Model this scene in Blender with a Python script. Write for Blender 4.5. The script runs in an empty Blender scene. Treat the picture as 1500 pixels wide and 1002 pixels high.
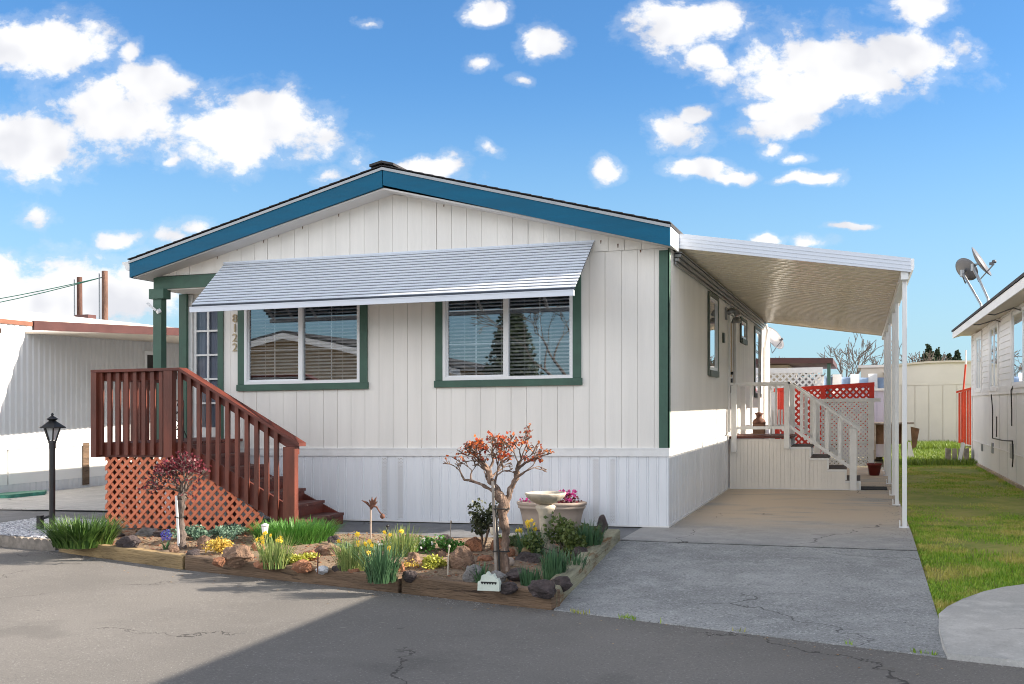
import bpy, bmesh, math, random
from mathutils import Vector, Matrix, noise as mnoise
R = random.Random(7)
S = bpy.context.scene
COL = S.collection
K = .0127                       # the whole site falls gently to the left
CAM = Vector((2.14, -12.65, 1.45))
YAW = math.atan(512/1600); CA, SA = math.cos(YAW), math.sin(YAW)

def ray(px, py):
    l = (px-750)/1600
    return (l*CA-SA, l*SA+CA, (590-py)/1600)
def G(px, py, z0=0.):           # ground point (site coordinates) seen along a line of sight
    r = ray(px, py); t = (z0+K*CAM.x-CAM.z)/(r[2]-K*r[0])
    return (CAM.x+t*r[0], CAM.y+t*r[1], z0)
def V(px, py, v):               # point on a plane v = const
    r = ray(px, py); t = (v-CAM.y)/r[1]; u = CAM.x+t*r[0]
    return (u, v, CAM.z+t*r[2]-K*u)

# ---------------------------------------------------------------- tagging
def tag(o, label=None, cat=None, group=None, kind=None):
    if label: o['label'] = label
    if cat: o['category'] = cat
    if group: o['group'] = group
    if kind: o['kind'] = kind
    return o
def thing(name, loc, label, cat, group=None):
    o = bpy.data.objects.new(name, None); COL.objects.link(o)
    o.location = (loc[0], loc[1], loc[2]+K*loc[0]); o.empty_display_size = .1
    return tag(o, label, cat, group)

# ---------------------------------------------------------------- mesh builder
class MB:
    def __init__(s): s.v = []; s.f = []; s.sm = []
    def add(s, vs, fs, smooth=False):
        n = len(s.v); s.v += [tuple(p) for p in vs]
        for f in fs: s.f.append([n+i for i in f]); s.sm.append(smooth)
        return s
    def box(s, x0, x1, y0, y1, z0, z1):
        vs = [(x, y, z) for x in (x0, x1) for y in (y0, y1) for z in (z0, z1)]
        return s.add(vs, [(0,1,3,2),(4,6,7,5),(0,4,5,1),(2,3,7,6),(0,2,6,4),(1,5,7,3)])
    def hexa(s, b, t):          # two quads, bottom and top, same order
        return s.add(list(b)+list(t), [(3,2,1,0),(4,5,6,7),(0,1,5,4),(1,2,6,5),(2,3,7,6),(3,0,4,7)])
    def prism(s, poly, off):    # polygon extruded by a vector
        n = len(poly); p = [Vector(q) for q in poly]; o = Vector(off)
        fs = [tuple(range(n))[::-1], tuple(range(n, 2*n))]+[(i, (i+1) % n, n+(i+1) % n, n+i) for i in range(n)]
        return s.add(p+[q+o for q in p], fs)
    def beam(s, a, b, w, h, up=(0,0,1)):   # square bar from a to b
        a = Vector(a); b = Vector(b); d = (b-a).normalized(); u = Vector(up)
        if abs(d.dot(u)) > .98: u = Vector((0,1,0))
        r = d.cross(u).normalized()*w/2; t = r.normalized().cross(d)*h/2
        q = lambda c: [c-r-t, c+r-t, c+r+t, c-r+t]
        return s.hexa(q(a), q(b))
    def tube(s, pts, rad, n=8, cap=True):
        pts = [Vector(p) for p in pts]
        if not hasattr(rad, '__len__'): rad = [rad]*len(pts)
        vs = []; fs = []; pr = None
        for i, p in enumerate(pts):
            d = (pts[min(i+1, len(pts)-1)]-pts[max(i-1, 0)])
            d = d.normalized() if d.length > 1e-9 else Vector((0,0,1))
            if pr is None:
                pr = d.orthogonal().normalized()
            else:
                pr = (pr-d*pr.dot(d)); pr = pr.normalized() if pr.length > 1e-6 else d.orthogonal().normalized()
            q = d.cross(pr)
            for k in range(n):
                a = 2*math.pi*k/n
                vs.append(p+(pr*math.cos(a)+q*math.sin(a))*rad[i])
        for i in range(len(pts)-1):
            for k in range(n):
                fs.append((i*n+k, i*n+(k+1) % n, (i+1)*n+(k+1) % n, (i+1)*n+k))
        s.add(vs, fs, True)
        if cap:
            m = len(pts)-1
            s.add(vs[:n], [tuple(range(n))[::-1]]); s.add(vs[m*n:], [tuple(range(n))])
        return s
    def lathe(s, c, prof, n=32, sx=1, sy=1):
        vs = []; fs = []
        for r, z in prof:
            for k in range(n):
                a = 2*math.pi*k/n; vs.append((c[0]+r*sx*math.cos(a), c[1]+r*sy*math.sin(a), c[2]+z))
        for i in range(len(prof)-1):
            for k in range(n):
                fs.append((i*n+k, i*n+(k+1) % n, (i+1)*n+(k+1) % n, (i+1)*n+k))
        fs.append(tuple(range(n))[::-1]); m = (len(prof)-1)*n; fs.append(tuple(range(m, m+n)))
        return s.add(vs, fs, True)
    def build(s, name, mat, parent=None, shear=True, loc=None, bevel=0):
        base = Vector((0,0,0))
        if parent is not None:
            q = parent; base = Vector((0,0,0))
            while q is not None: base += q.location; q = q.parent
        elif loc is not None: base = Vector((loc[0], loc[1], loc[2]+K*loc[0]))
        me = bpy.data.meshes.new(name)
        vs = [(x-base.x, y-base.y, z+(K*x if shear else 0)-base.z) for x, y, z in s.v]
        me.from_pydata(vs, [], s.f)
        me.polygons.foreach_set('use_smooth', s.sm)
        if bevel or s.f and len(s.f) < 60000:
            b = bmesh.new(); b.from_mesh(me)
            bmesh.ops.recalc_face_normals(b, faces=b.faces)
            b.to_mesh(me); b.free()
        me.update()
        me.materials.append(mat)
        o = bpy.data.objects.new(name, me); COL.objects.link(o)
        if parent is not None: o.parent = parent
        elif loc is not None: o.location = base
        if bevel:
            m = o.modifiers.new('bevel', 'BEVEL'); m.width = bevel; m.segments = 2; m.limit_method = 'ANGLE'
        return o
def copy_tree(o, parent=None):
    c = o.copy(); COL.objects.link(c)
    if parent is not None: c.parent = parent
    for ch in list(o.children): copy_tree(ch, c)
    return c
def struct(mb, name, mat): return tag(mb.build(name, mat), kind='structure')

# ---------------------------------------------------------------- materials
def lin(c):
    return tuple((x/255/12.92 if x/255 <= .04045 else ((x/255+.055)/1.055)**2.4) for x in c)
class NT:
    def __init__(s, nt): s.nt = nt; s.N = nt.nodes; s.L = nt.links
    def n(s, t, **kw):
        x = s.N.new(t)
        for k, v in kw.items():
            if k == 'i':
                for a, b in v.items():
                    if hasattr(b, 'node') or isinstance(b, bpy.types.NodeSocket): s.L.new(b, x.inputs[a])
                    else: x.inputs[a].default_value = b
            else: setattr(x, k, v)
        return x
    def m(s, op, a, b=0., c=None, clamp=False):
        i = {0: a, 1: b}
        if c is not None: i[2] = c
        return s.n('ShaderNodeMath', operation=op, use_clamp=clamp, i=i).outputs[0]
    def vm(s, op, a, b=(0,0,0)):
        return s.n('ShaderNodeVectorMath', operation=op, i={0: a, 1: b})
    def mix(s, f, a, b):
        x = s.n('ShaderNodeMix', data_type='RGBA')
        for k, v in ((0, f), (6, a), (7, b)):
            if isinstance(v, bpy.types.NodeSocket): s.L.new(v, x.inputs[k])
            else: x.inputs[k].default_value = v if k == 0 else (*v[:3], 1)
        return x.outputs[2]
    def mul(s, a, b):
        x = s.n('ShaderNodeMix', data_type='RGBA', blend_type='MULTIPLY'); x.inputs[0].default_value = 1
        for k, v in ((6, a), (7, b)):
            if isinstance(v, bpy.types.NodeSocket): s.L.new(v, x.inputs[k])
            else: x.inputs[k].default_value = (*v[:3], 1)
        return x.outputs[2]
    def noise(s, vec, scale, detail=4, rough=.55, dist=0):
        return s.n('ShaderNodeTexNoise', i={'Vector': vec, 'Scale': scale, 'Detail': detail, 'Roughness': rough, 'Distortion': dist}).outputs[0]
    def ramp(s, f, lo, hi):
        return s.n('ShaderNodeMapRange', interpolation_type='SMOOTHSTEP', i={0: f, 1: lo, 2: hi}).outputs[0]
def newmat(name):
    m = bpy.data.materials.new(name); m.use_nodes = True
    t = NT(m.node_tree); b = t.N['Principled BSDF']
    return m, t, b
def coords(t, stretch=(1,1,1), world=True):
    if world: g = t.n('ShaderNodeNewGeometry').outputs['Position']
    else: g = t.n('ShaderNodeTexCoord').outputs['Object']
    return t.vm('MULTIPLY', g, stretch).outputs[0]
def bump(t, b, h, strength=.3, dist=.01):
    x = t.n('ShaderNodeBump', i={'Strength': strength, 'Distance': dist, 'Height': h}); t.L.new(x.outputs[0], b.inputs['Normal'])
def simple(name, c, rough=.6, var=.15, scale=4, bmp=.15, bscale=60, metal=0, stretch=(1,1,1), spots=None, spec=.5):
    m, t, b = newmat(name); p = coords(t, stretch)
    n1 = t.noise(p, scale, 5, .6)
    a = tuple(x*(1-var) for x in c); d = tuple(min(1, x*(1+var)) for x in c)
    colr = t.mix(t.ramp(n1, .3, .7), a, d)
    if spots:                      # (colour, threshold, scale)
        n2 = t.noise(p, spots[2], 6, .7)
        colr = t.mix(t.ramp(n2, spots[1], spots[1]+.12), colr, spots[0])
    t.L.new(colr, b.inputs['Base Color'])
    b.inputs['Roughness'].default_value = rough; b.inputs['Metallic'].default_value = metal
    b.inputs['Specular IOR Level'].default_value = spec
    r = t.m('MULTIPLY_ADD', n1, .25, rough-.12); t.L.new(r, b.inputs['Roughness'])
    if bmp: bump(t, b, t.noise(p, bscale, 4, .6), bmp, .006 if bmp < .7 else .03)
    return m
def leafmat(name, c, c2, trans=.25, rough=.5):
    m, t, b = newmat(name)
    g = t.n('ShaderNodeNewGeometry'); r = g.outputs['Random Per Island']
    colr = t.mix(r, c, c2)
    t.L.new(colr, b.inputs['Base Color']); b.inputs['Roughness'].default_value = rough
    tr = t.n('ShaderNodeBsdfTranslucent', i={'Color': colr}); mx = t.n('ShaderNodeMixShader', i={0: trans, 1: b.outputs[0], 2: tr.outputs[0]})
    t.L.new(mx.outputs[0], t.N['Material Output'].inputs[0])
    return m
MT = {}
MT['siding'] = simple('cream siding', (.83,.80,.75), .6, .05, 1.6, .2, 35, stretch=(2.2,1,.22), spots=((.70,.66,.60), .69, 2.2))
MT['siding_old'] = simple('neighbour siding', (.80,.79,.78), .6, .05, .9, .1, 40)
MT['tanface'] = simple('tan siding', (.60,.53,.44), .6, .05, .9, .1, 40)
MT['skirt'] = simple('white skirting', (.80,.82,.85), .45, .05, 1.8, .0, stretch=(2,1,.3))
MT['white'] = simple('white paint', (.80,.80,.79), .5, .05, 6, .08, 80)
MT['whitealu'] = simple('white aluminium', (.80,.81,.82), .35, .01, 1, .0, metal=.0)
MT['awning'] = simple('awning aluminium', (.68,.73,.81), .35, .02, 1, .0, metal=.0)
MT['soffit'] = simple('pale soffit', (.66,.64,.62), .6, .04, 3)
MT['blue'] = simple('blue fascia paint', (.0,.105,.20), .5, .10, 2.5, .25, 40, stretch=(.4,1,3), spec=.25)
MT['green'] = simple('green trim paint', lin((62,94,80)), .55, .12, 5, .25, 70)
MT['olive'] = simple('grey green trim paint', lin((82,92,82)), .55, .1, 5)
MT['shingle'] = simple('dark shingles', (.045,.043,.045), .9, .3, 8, .6, 60)
MT['redwood'] = simple('redwood stain', lin((104,52,38)), .5, .35, 6, .5, 60, stretch=(1,1,.25), spots=((.13,.05,.032), .62, 7))
MT['redwood_h'] = simple('redwood stain boards', lin((98,46,35)), .55, .3, 6, .5, 60, stretch=(.2,.6,1))
MT['tread'] = simple('worn redwood tread', lin((96,52,44)), .6, .35, 7, .5, 60, stretch=(.3,1,1), spots=((.30,.19,.15), .58, 8))
MT['lattice_red'] = simple('salmon lattice', lin((216,124,88)), .6, .14, 9, .2, 80)
MT['lattice_bright'] = simple('bright red lattice', lin((190,48,34)), .6, .14, 9, .2, 80)
MT['beige_metal'] = simple('cream carport metal', (.82,.75,.60), .2, .04, 2, .0, stretch=(.3,1,1))
MT['gap_shade'] = simple('dark slat gap shade', (.02,.03,.05), .4, .1, 5, 0)  # near-black colour stands in for the shade between awning slats
MT['grey_metal'] = simple('grey metal', (.30,.31,.32), .35, .1, 5, .0, metal=.6)
MT['dark_metal'] = simple('black metal', (.018,.018,.02), .45, .3, 8, .1)
MT['rust'] = simple('rusty metal', (.13,.055,.035), .75, .4, 20, .4, 60)
MT['copper'] = simple('maroon fascia', (.075,.024,.020), .5, .12, 3)
MT['copper_l'] = simple('copper fascia', (.24,.10,.06), .5, .1, 3)
MT['corr'] = simple('corrugated wall', (.66,.665,.67), .4, .04, 1, .0)
MT['skirt_sunlit'] = simple('white skirting with painted sun', (.84,.83,.80), .45, .03, 1.5)  # white panel, made lighter than the wall to stand in for a sunlit strip
MT['timber_new'] = simple('pale landscape timber', lin((150,128,92)), .85, .3, 4, 1., 25, stretch=(.35,.35,1.8), spots=(lin((100,82,58)), .55, 7))
MT['timber_old'] = simple('weathered dark timber', lin((112,92,74)), .9, .3, 5, 1., 26, stretch=(.25,.25,2.2), spots=(lin((64,50,40)), .55, 9))
MT['timber_grey'] = simple('greyed cream timber', lin((150,148,126)), .9, .3, 3.5, 1., 25, stretch=(1.6,.3,1.6), spots=(lin((116,86,50)), .50, 5))
MT['rock'] = simple('brown rock', (.20,.125,.085), .9, .5, 9, 1., 28, spots=((.36,.26,.18), .56, 14))
MT['rock_dark'] = simple('dark rock', (.062,.048,.048), .9, .5, 9, 1., 28, spots=((.2,.17,.16), .6, 14))
MT['rock_grey'] = simple('grey rock', (.22,.21,.205), .85, .4, 9, 1., 35, spots=((.07,.06,.06), .6, 12))
MT['rock_red'] = simple('rusty red stone', (.27,.12,.065), .9, .4, 9, 1., 35, spots=((.42,.26,.17), .56, 12))
MT['pebble'] = simple('pebbles', (.50,.51,.54), .7, .35, 22, .0)
MT['bark'] = simple('bark', (.20,.135,.10), .9, .5, 14, 1., 45, stretch=(1,1,.35), spots=((.40,.31,.25), .55, 25))
MT['bark_grey'] = simple('grey bark', (.14,.11,.095), .9, .4, 14, 1., 45, stretch=(1,1,.35), spots=((.30,.25,.21), .58, 25))
MT['stone'] = simple('cast stone', (.52,.46,.37), .8, .2, 9, .5, 60, spots=((.34,.28,.2), .6, 8))
MT['stone_edge'] = simple('edging block', (.26,.23,.20), .9, .3, 9, .5)
MT['tread_dark'] = simple('dark brown tread', (.10,.075,.06), .8, .3, 9, .4)
MT['potclay'] = simple('beige planter plastic', (.40,.32,.26), .6, .08, 4)
MT['terracotta'] = simple('dark terracotta', lin((120,40,34)), .6, .15, 6)
MT['tanstone'] = simple('tan boulder', (.50,.40,.27), .85, .25, 6, .8, 30)
MT['creamwall'] = simple('cream shed board', (.66,.61,.55), .6, .05, .8, .05)
MT['lavender'] = simple('lavender wall', (.52,.50,.62), .6, .05, 1)
MT['redpaint'] = simple('red painted board', lin((196,62,30)), .6, .12, 6, .3, 40, stretch=(1,1,.3))
MT['plank'] = simple('grey old plank', (.33,.29,.25), .85, .3, 7, .5, 50)
MT['brownply'] = simple('brown plywood', (.18,.10,.065), .8, .25, 6, .3)
MT['gold'] = simple('amber curtain', (.42,.26,.07), .7, .3, 30, .3, 50, stretch=(3,3,.3))
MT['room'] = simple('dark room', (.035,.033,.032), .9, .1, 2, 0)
MT['blind'] = simple('white blind', (.85,.84,.82), .6, .03, 2, 0)
MT['curtain'] = simple('grey lace curtain', (.36,.38,.44), .8, .1, 20, .2, 40, stretch=(3,3,.2))
MT['numbers'] = simple('brassy house numbers', (.50,.40,.25), .5, .1, 10, 0)
MT['rubber'] = simple('black cable', (.012,.012,.012), .5, .1, 10, 0)
MT['dish'] = simple('satellite dish grey', (.12,.12,.13), .4, .08, 10, 0)
MT['greenplastic'] = simple('green tarp', (.05,.22,.16), .6, .3, 10, .2)
MT['mat'] = simple('dark door mat', (.03,.03,.03), .95, .3, 30, .6)
MT['blueawn'] = simple('blue awning metal', (.30,.42,.60), .5, .1, 3)
MT['pinkp'] = leafmat('pink petals', (.55,.03,.22), (.75,.08,.38), .2)
MT['yellowp'] = leafmat('yellow petals', (.85,.58,.03), (.95,.75,.10), .3)
MT['bluep'] = leafmat('blue petals', (.12,.13,.55), (.22,.22,.75), .2)
MT['whitep'] = leafmat('white petals', (.75,.75,.75), (.9,.9,.88), .2)
MT['redleaf'] = leafmat('orange red leaves', (.36,.035,.02), (.70,.22,.06), .25)
MT['burgleaf'] = leafmat('burgundy leaves', (.075,.012,.02), (.22,.03,.045), .2)
MT['lily'] = leafmat('lily blades', (.03,.085,.015), (.11,.20,.04), .25)
MT['grassmound'] = leafmat('bright green blades', (.05,.17,.025), (.12,.30,.05), .25)
MT['daff'] = leafmat('pale green blades', (.10,.19,.05), (.38,.44,.15), .3)
MT['daffdark'] = leafmat('blue green blades', (.045,.115,.055), (.10,.20,.09), .2)
MT['bluegreen'] = leafmat('blue green foliage', (.10,.19,.14), (.18,.28,.19), .2)
MT['yellowgreen'] = leafmat('yellow green foliage', (.30,.34,.04), (.52,.50,.09), .3)
MT['orangefoliage'] = leafmat('yellow orange foliage', (.62,.38,.07), (.62,.52,.12), .3)
MT['darkleaf'] = leafmat('dark leaves', (.022,.035,.012), (.06,.07,.03), .15)
MT['midleaf'] = leafmat('olive leaves', (.06,.10,.022), (.14,.18,.045), .2)
MT['conifer'] = leafmat('conifer needles', (.025,.05,.025), (.06,.085,.04), .1, .7)
MT['lawnblade'] = leafmat('lawn blades', (.20,.33,.025), (.50,.54,.10), .3)
def lawnmat():
    m, t, b = newmat('lawn blades'); g = t.n('ShaderNodeNewGeometry'); p = coords(t)
    a = t.mix(g.outputs['Random Per Island'], (.15,.33,.02), (.40,.55,.07)); d = t.mix(g.outputs['Random Per Island'], (.48,.48,.09), (.58,.50,.17))
    c = t.mix(t.ramp(t.noise(p, 1.4, 5, .65), .44, .60), a, d); c = t.mix(t.m('MULTIPLY', t.ramp(t.noise(p, 5., 3, .6), .55, .7), .6), c, (.06,.14,.015))
    t.L.new(c, b.inputs['Base Color']); tr = t.n('ShaderNodeBsdfTranslucent', i={'Color': c}); mx = t.n('ShaderNodeMixShader', i={0: .3, 1: b.outputs[0], 2: tr.outputs[0]}); t.L.new(mx.outputs[0], t.N['Material Output'].inputs[0]); return m
MT['lawnblade'] = lawnmat()
MT['weed'] = leafmat('fresh weeds', (.11,.20,.02), (.26,.34,.05), .3)

def glass():
    m, t, b = newmat('window glass')
    fr = t.n('ShaderNodeFresnel', i={'IOR': 1.7}); f = t.m('MULTIPLY_ADD', fr.outputs[0], 1.5, .14, clamp=True)
    gl = t.n('ShaderNodeBsdfGlossy', i={'Color': (.93,.96,1,1), 'Roughness': .006})
    tr = t.n('ShaderNodeBsdfTransparent', i={'Color': (.9,.92,.93,1)})
    mx = t.n('ShaderNodeMixShader', i={0: f, 1: tr.outputs[0], 2: gl.outputs[0]})
    p = coords(t); bp = t.n('ShaderNodeBump', i={'Strength': .05, 'Distance': .01, 'Height': t.noise(p, 1.3, 1)})
    t.L.new(bp.outputs[0], gl.inputs['Normal'])
    t.L.new(mx.outputs[0], t.N['Material Output'].inputs[0]); return m
MT['glass'] = glass()
def clear_glass():
    m, t, b = newmat('clear door glass')
    fr = t.n('ShaderNodeFresnel', i={'IOR': 1.5}); gl = t.n('ShaderNodeBsdfGlossy', i={'Roughness': .02}); tr = t.n('ShaderNodeBsdfTransparent', i={'Color': (.85,.87,.9,1)})
    mx = t.n('ShaderNodeMixShader', i={0: fr.outputs[0], 1: tr.outputs[0], 2: gl.outputs[0]}); t.L.new(mx.outputs[0], t.N['Material Output'].inputs[0]); return m
MT['clear'] = clear_glass()
def asphalt():
    m, t, b = newmat('asphalt'); p = coords(t)
    big = t.noise(p, .35, 4, .6); mid = t.noise(p, 2.2, 5, .65); fine = t.noise(p, 62, 4, .75)
    c = t.mix(t.ramp(big, .35, .65), (.140,.133,.124), (.188,.178,.165))
    c = t.mix(t.m('MULTIPLY', t.ramp(mid, .5, .75), .5), c, (.19,.18,.17))
    c = t.mix(t.m('MULTIPLY', t.ramp(fine, .56, .72), .7), c, (.42,.41,.39))
    c = t.mix(t.m('MULTIPLY', t.ramp(fine, .44, .34), .65), c, (.075,.075,.078))
    # sparse pale scuffs
    s = t.noise(t.vm('MULTIPLY', p, (1, 3, 1)).outputs[0], 3.2, 3, .5); c = t.mix(t.m('MULTIPLY', t.ramp(s, .74, .78), .5), c, (.36,.34,.30))
    st = t.noise(p, .9, 4, .55); c = t.mix(t.m('MULTIPLY', t.ramp(st, .60, .70), .28), c, (.05,.048,.046))
    st2 = t.noise(p, 4.3, 2, .5); c = t.mix(t.m('MULTIPLY', t.ramp(st2, .74, .77), .45), c, (.035,.033,.032))
    # cracks: borders of large distorted cells, kept only in places
    d = t.n('ShaderNodeTexNoise', i={'Vector': p, 'Scale': 1.7, 'Detail': 5., 'Roughness': .65})
    q = t.vm('ADD', p, t.vm('MULTIPLY', d.outputs['Color'], (.9,.9,0)).outputs[0]).outputs[0]
    vo = t.n('ShaderNodeTexVoronoi', feature='DISTANCE_TO_EDGE', i={'Vector': q, 'Scale': .27})
    crack = t.m('MULTIPLY', t.ramp(vo.outputs['Distance'], .0035, .0012), t.ramp(t.noise(p, .5, 2), .46, .53))
    c = t.mix(t.m('MULTIPLY', crack, .7), c, (.02,.017,.016))
    t.L.new(c, b.inputs['Base Color']); b.inputs['Roughness'].default_value = .88
    h = t.m('SUBTRACT', t.m('MULTIPLY_ADD', mid, .8, fine), t.m('MULTIPLY', crack, 2.))
    bump(t, b, h, .55, .006); return m
MT['asphalt'] = asphalt()
def concrete(name, c1, c2, speck, stain=None, sv=.5):
    m, t, b = newmat(name); p = coords(t)
    big = t.noise(p, .8, 5, .65); mid = t.noise(p, 3.5, 5, .7); fine = t.noise(p, 52, 4, .78)
    c = t.mix(t.ramp(big, .35, .66), c1, c2)
    c = t.mix(t.m('MULTIPLY', t.ramp(mid, .45, .72), .4), c, tuple(min(1, x*1.45) for x in c2))
    c = t.mix(t.m('MULTIPLY', t.ramp(fine, .54, .72), speck), c, tuple(min(1, x*2.1) for x in c2))
    c = t.mix(t.m('MULTIPLY', t.ramp(fine, .46, .34), speck), c, tuple(x*.35 for x in c1))
    st = t.noise(p, 1.6, 5, .6); c = t.mix(t.m('MULTIPLY', t.ramp(st, .56, .68), .30), c, tuple(x*.4 for x in c1))
    c = t.mix(t.m('MULTIPLY', t.ramp(st, .42, .30), .30), c, tuple(min(1, x*1.5) for x in c2))
    if stain:
        w = t.noise(t.vm('MULTIPLY', p, (.5, 1.3, 1)).outputs[0], 1.4, 6, .6, .5)
        mask = t.m('MULTIPLY', t.ramp(w, .25, .52), t.ramp(t.n('ShaderNodeSeparateXYZ', i={0: p}).outputs[1], -.9, 1.8))
        c = t.mix(t.m('MULTIPLY', mask, sv), c, stain)
    vo = t.n('ShaderNodeTexVoronoi', feature='DISTANCE_TO_EDGE', i={'Vector': t.vm('ADD', p, t.vm('MULTIPLY', t.n('ShaderNodeTexNoise', i={'Vector': p, 'Scale': 2.5, 'Detail': 5.}).outputs['Color'], (.6,.6,0)).outputs[0]).outputs[0], 'Scale': .33})
    crack = t.m('MULTIPLY', t.ramp(vo.outputs['Distance'], .003, .001), t.ramp(t.noise(p, .6, 2), .48, .55))
    c = t.mix(t.m('MULTIPLY', crack, .7), c, (.03,.03,.03))
    t.L.new(c, b.inputs['Base Color']); b.inputs['Roughness'].default_value = .85
    bump(t, b, t.m('MULTIPLY_ADD', mid, .5, fine), .4, .005); return m
MT['conc_rough'] = concrete('exposed aggregate concrete', (.22,.23,.235), (.34,.35,.355), .9)
MT['conc'] = concrete('old smooth concrete', (.27,.275,.28), (.37,.365,.36), .35, stain=(.56,.46,.35), sv=.9)
MT['conc_pale'] = concrete('pale concrete', (.40,.40,.39), (.52,.51,.49), .25)
MT['conc_dark'] = concrete('dark walkway', (.12,.125,.135), (.18,.185,.195), .4)
def ground(name, cs, sc=1.2, bmp=.6):
    m, t, b = newmat(name); p = coords(t)
    c = t.mix(t.ramp(t.noise(p, sc, 6, .7), .35, .65), cs[0], cs[1])
    c = t.mix(t.m('MULTIPLY', t.ramp(t.noise(p, sc*14, 5, .7), .5, .7), .7), c, cs[2])
    t.L.new(c, b.inputs['Base Color']); b.inputs['Roughness'].default_value = .95
    bump(t, b, t.noise(p, 45, 5, .7), bmp, .02); return m
MT['soil'] = ground('planter soil', ((.17,.115,.075), (.30,.22,.15), (.42,.33,.25)), 2.5, .9)
MT['lawn'] = ground('lawn ground', ((.20,.26,.04), (.38,.36,.09), (.40,.30,.14)), .7, .8)
MT['earth'] = ground('dry ground', ((.16,.14,.09), (.22,.19,.13), (.12,.15,.06)), .5, .8)

# ================================================================ THE SETTING
def edge(u): return -4.55-.32*(u+.15)        # where the road meets the lots
EL = [( -40, edge(-7.5)+2.2), (-16, edge(-7.5)+1.2), (-7.52, -2.24), (-6.53, -2.47), (-4.29, -3.34), (-2.2, -3.93), (-.15, -4.52), (2.66, -5.45), (3.9, -5.8), (14, -8.2), (40, -12)]
def edge2(u):
    for (a, b), (c, d) in zip(EL, EL[1:]):
        if a <= u <= c: return b+(d-b)*(u-a)/(c-a)
    return EL[0][1] if u < EL[0][0] else EL[-1][1]
us = [-60]+[p[0] for p in EL]+[60]
mb = MB()
mb.add([(-400,-300,-.6+400*K),( -60,-300,-.6),(60,-300,-.6),(400,-300,-.6-400*K), (-400,500,-.6+400*K),(-60,500,-.6),(60,500,-.6),(400,500,-.6-400*K)], [(0,1,5,4),(1,2,6,5),(2,3,7,6)])
struct(mb, 'ground', MT['earth'])
mb = MB()
for a, b in zip(us, us[1:]):
    a0, b0 = edge2(a), edge2(b)
    mb.add([(a,-22,-.15),(b,-22,-.15),(b,b0+.02,-.15),(a,a0+.02,-.15)], [(0,1,2,3)])
    mb.add([(a,-22,-.7),(b,-22,-.7),(b,-22,-.15),(a,-22,-.15)], [(0,1,2,3)])
struct(mb, 'road', MT['asphalt'])
# lots: ground behind the road edge
def sheet(fn, name, mat, u0, u1, v0f, v1f, nu, nv):
    m = MB(); vs = []; fs = []
    for j in range(nv+1):
        for i in range(nu+1):
            u = u0+(u1-u0)*i/nu; a, b = v0f(u), v1f(u); v = a+(b-a)*j/nv
            vs.append((u, v, fn(u, v)))
    for j in range(nv):
        for i in range(nu): k = j*(nu+1)+i; fs.append((k, k+1, k+nu+2, k+nu+1))
    m.add(vs, fs, True); return struct(m, name, mat)
def ramp_z(u, v):
    e = edge2(u); t = max(0, min(1, (-1.32-v)/(-1.32-e))); return -.146*t
sheet(lambda u, v: -.03+.012*mnoise.noise((u*.9, v*.9, 0)) if v > 0 else max(-.16, -.03+(ramp_z(u, v)*.8))+.01*mnoise.noise((u*1.3, v*1.3, 3)), 'lawn', MT['lawn'], 2.66, 16, lambda u: edge2(u)+.0, lambda u: 42, 40, 120)
sheet(lambda u, v: -.04-.06*max(0,min(1,(-8-u)/4)) if v > -1.5 else -.04+ramp_z(u, v)*.72, 'parking_pad', MT['conc_dark'], -17, -6.0, lambda u: edge2(u)+.02, lambda u: 30, 12, 30)
sheet(lambda u, v: -.012-.08*max(0,min(1,(-8-u)/4)), 'back_path', MT['conc_pale'], -12.8, -8.1, lambda u: .7-.12*(u+8), lambda u: 12, 6, 6)
mb = MB(); mb.add([(-60,0,-.125),(60,0,-.125),(60,130,-.125),(-60,130,-.125)], [(0,1,2,3)]); struct(mb, 'yard', MT['earth'])
mb = MB(); mb.add([(-60,edge2(-60),-.15),(-17,edge2(-17),-.15),(-17,0,-.12),(-60,0,-.12)], [(0,1,2,3)]); mb.add([(16,edge2(16),-.15),(60,edge2(60),-.15),(60,0,-.12),(16,0,-.12)], [(0,1,2,3)]); struct(mb, 'verge', MT['earth'])
mb = MB(); mb.add([(-60,-70,-.14),(60,-70,-.14),(60,-22,-.14),(-60,-22,-.14)], [(0,1,2,3)]); struct(mb, 'far_verge', MT['earth'])
# carport slab and driveway with a joint between them
mb = MB(); mb.box(-.0, 2.66, 0, 12.6, -.3, 0.); mb.add([(-.30,-1.22,-.3),(2.65,-1.41,-.3),(2.66,0,-.3),(-.30,0,-.3),(-.30,-1.22,0),(2.65,-1.41,0),(2.66,0,.0),(-.30,0,0)], [(4,5,6,7),(0,1,5,4),(1,2,6,5),(3,0,4,7)])
struct(mb, 'carport_slab', MT['conc'])
mb = MB(); n = 10
for i in range(n):
    for j in range(8):
        def P(i, j):
            s, t_ = i/n, j/8
            a = (-.31+.0*s, -1.295); b = (2.65, -1.49); c = (-.12, edge2(-.12)+.0); d = (2.66, edge2(2.66)-.02)
            T = (a[0]+(b[0]-a[0])*s, a[1]+(b[1]-a[1])*s); B = (c[0]+(d[0]-c[0])*s, c[1]+(d[1]-c[1])*s)
            return (T[0]+(B[0]-T[0])*t_, T[1]+(B[1]-T[1])*t_, -.006-.136*t_)
        mb.add([P(i,j),P(i+1,j),P(i+1,j+1),P(i,j+1)], [(0,3,2,1)], True)
for i in range(n):
    a, b = P(i,8), P(i+1,8); mb.add([a, b, (b[0],b[1],-.3), (a[0],a[1],-.3)], [(0,1,2,3)])
for i in range(8):
    a, b = P(n,i), P(n,i+1); mb.add([a, b, (b[0],b[1],-.3), (a[0],a[1],-.3)], [(0,1,2,3)])
struct(mb, 'driveway', MT['conc_rough'])
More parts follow.
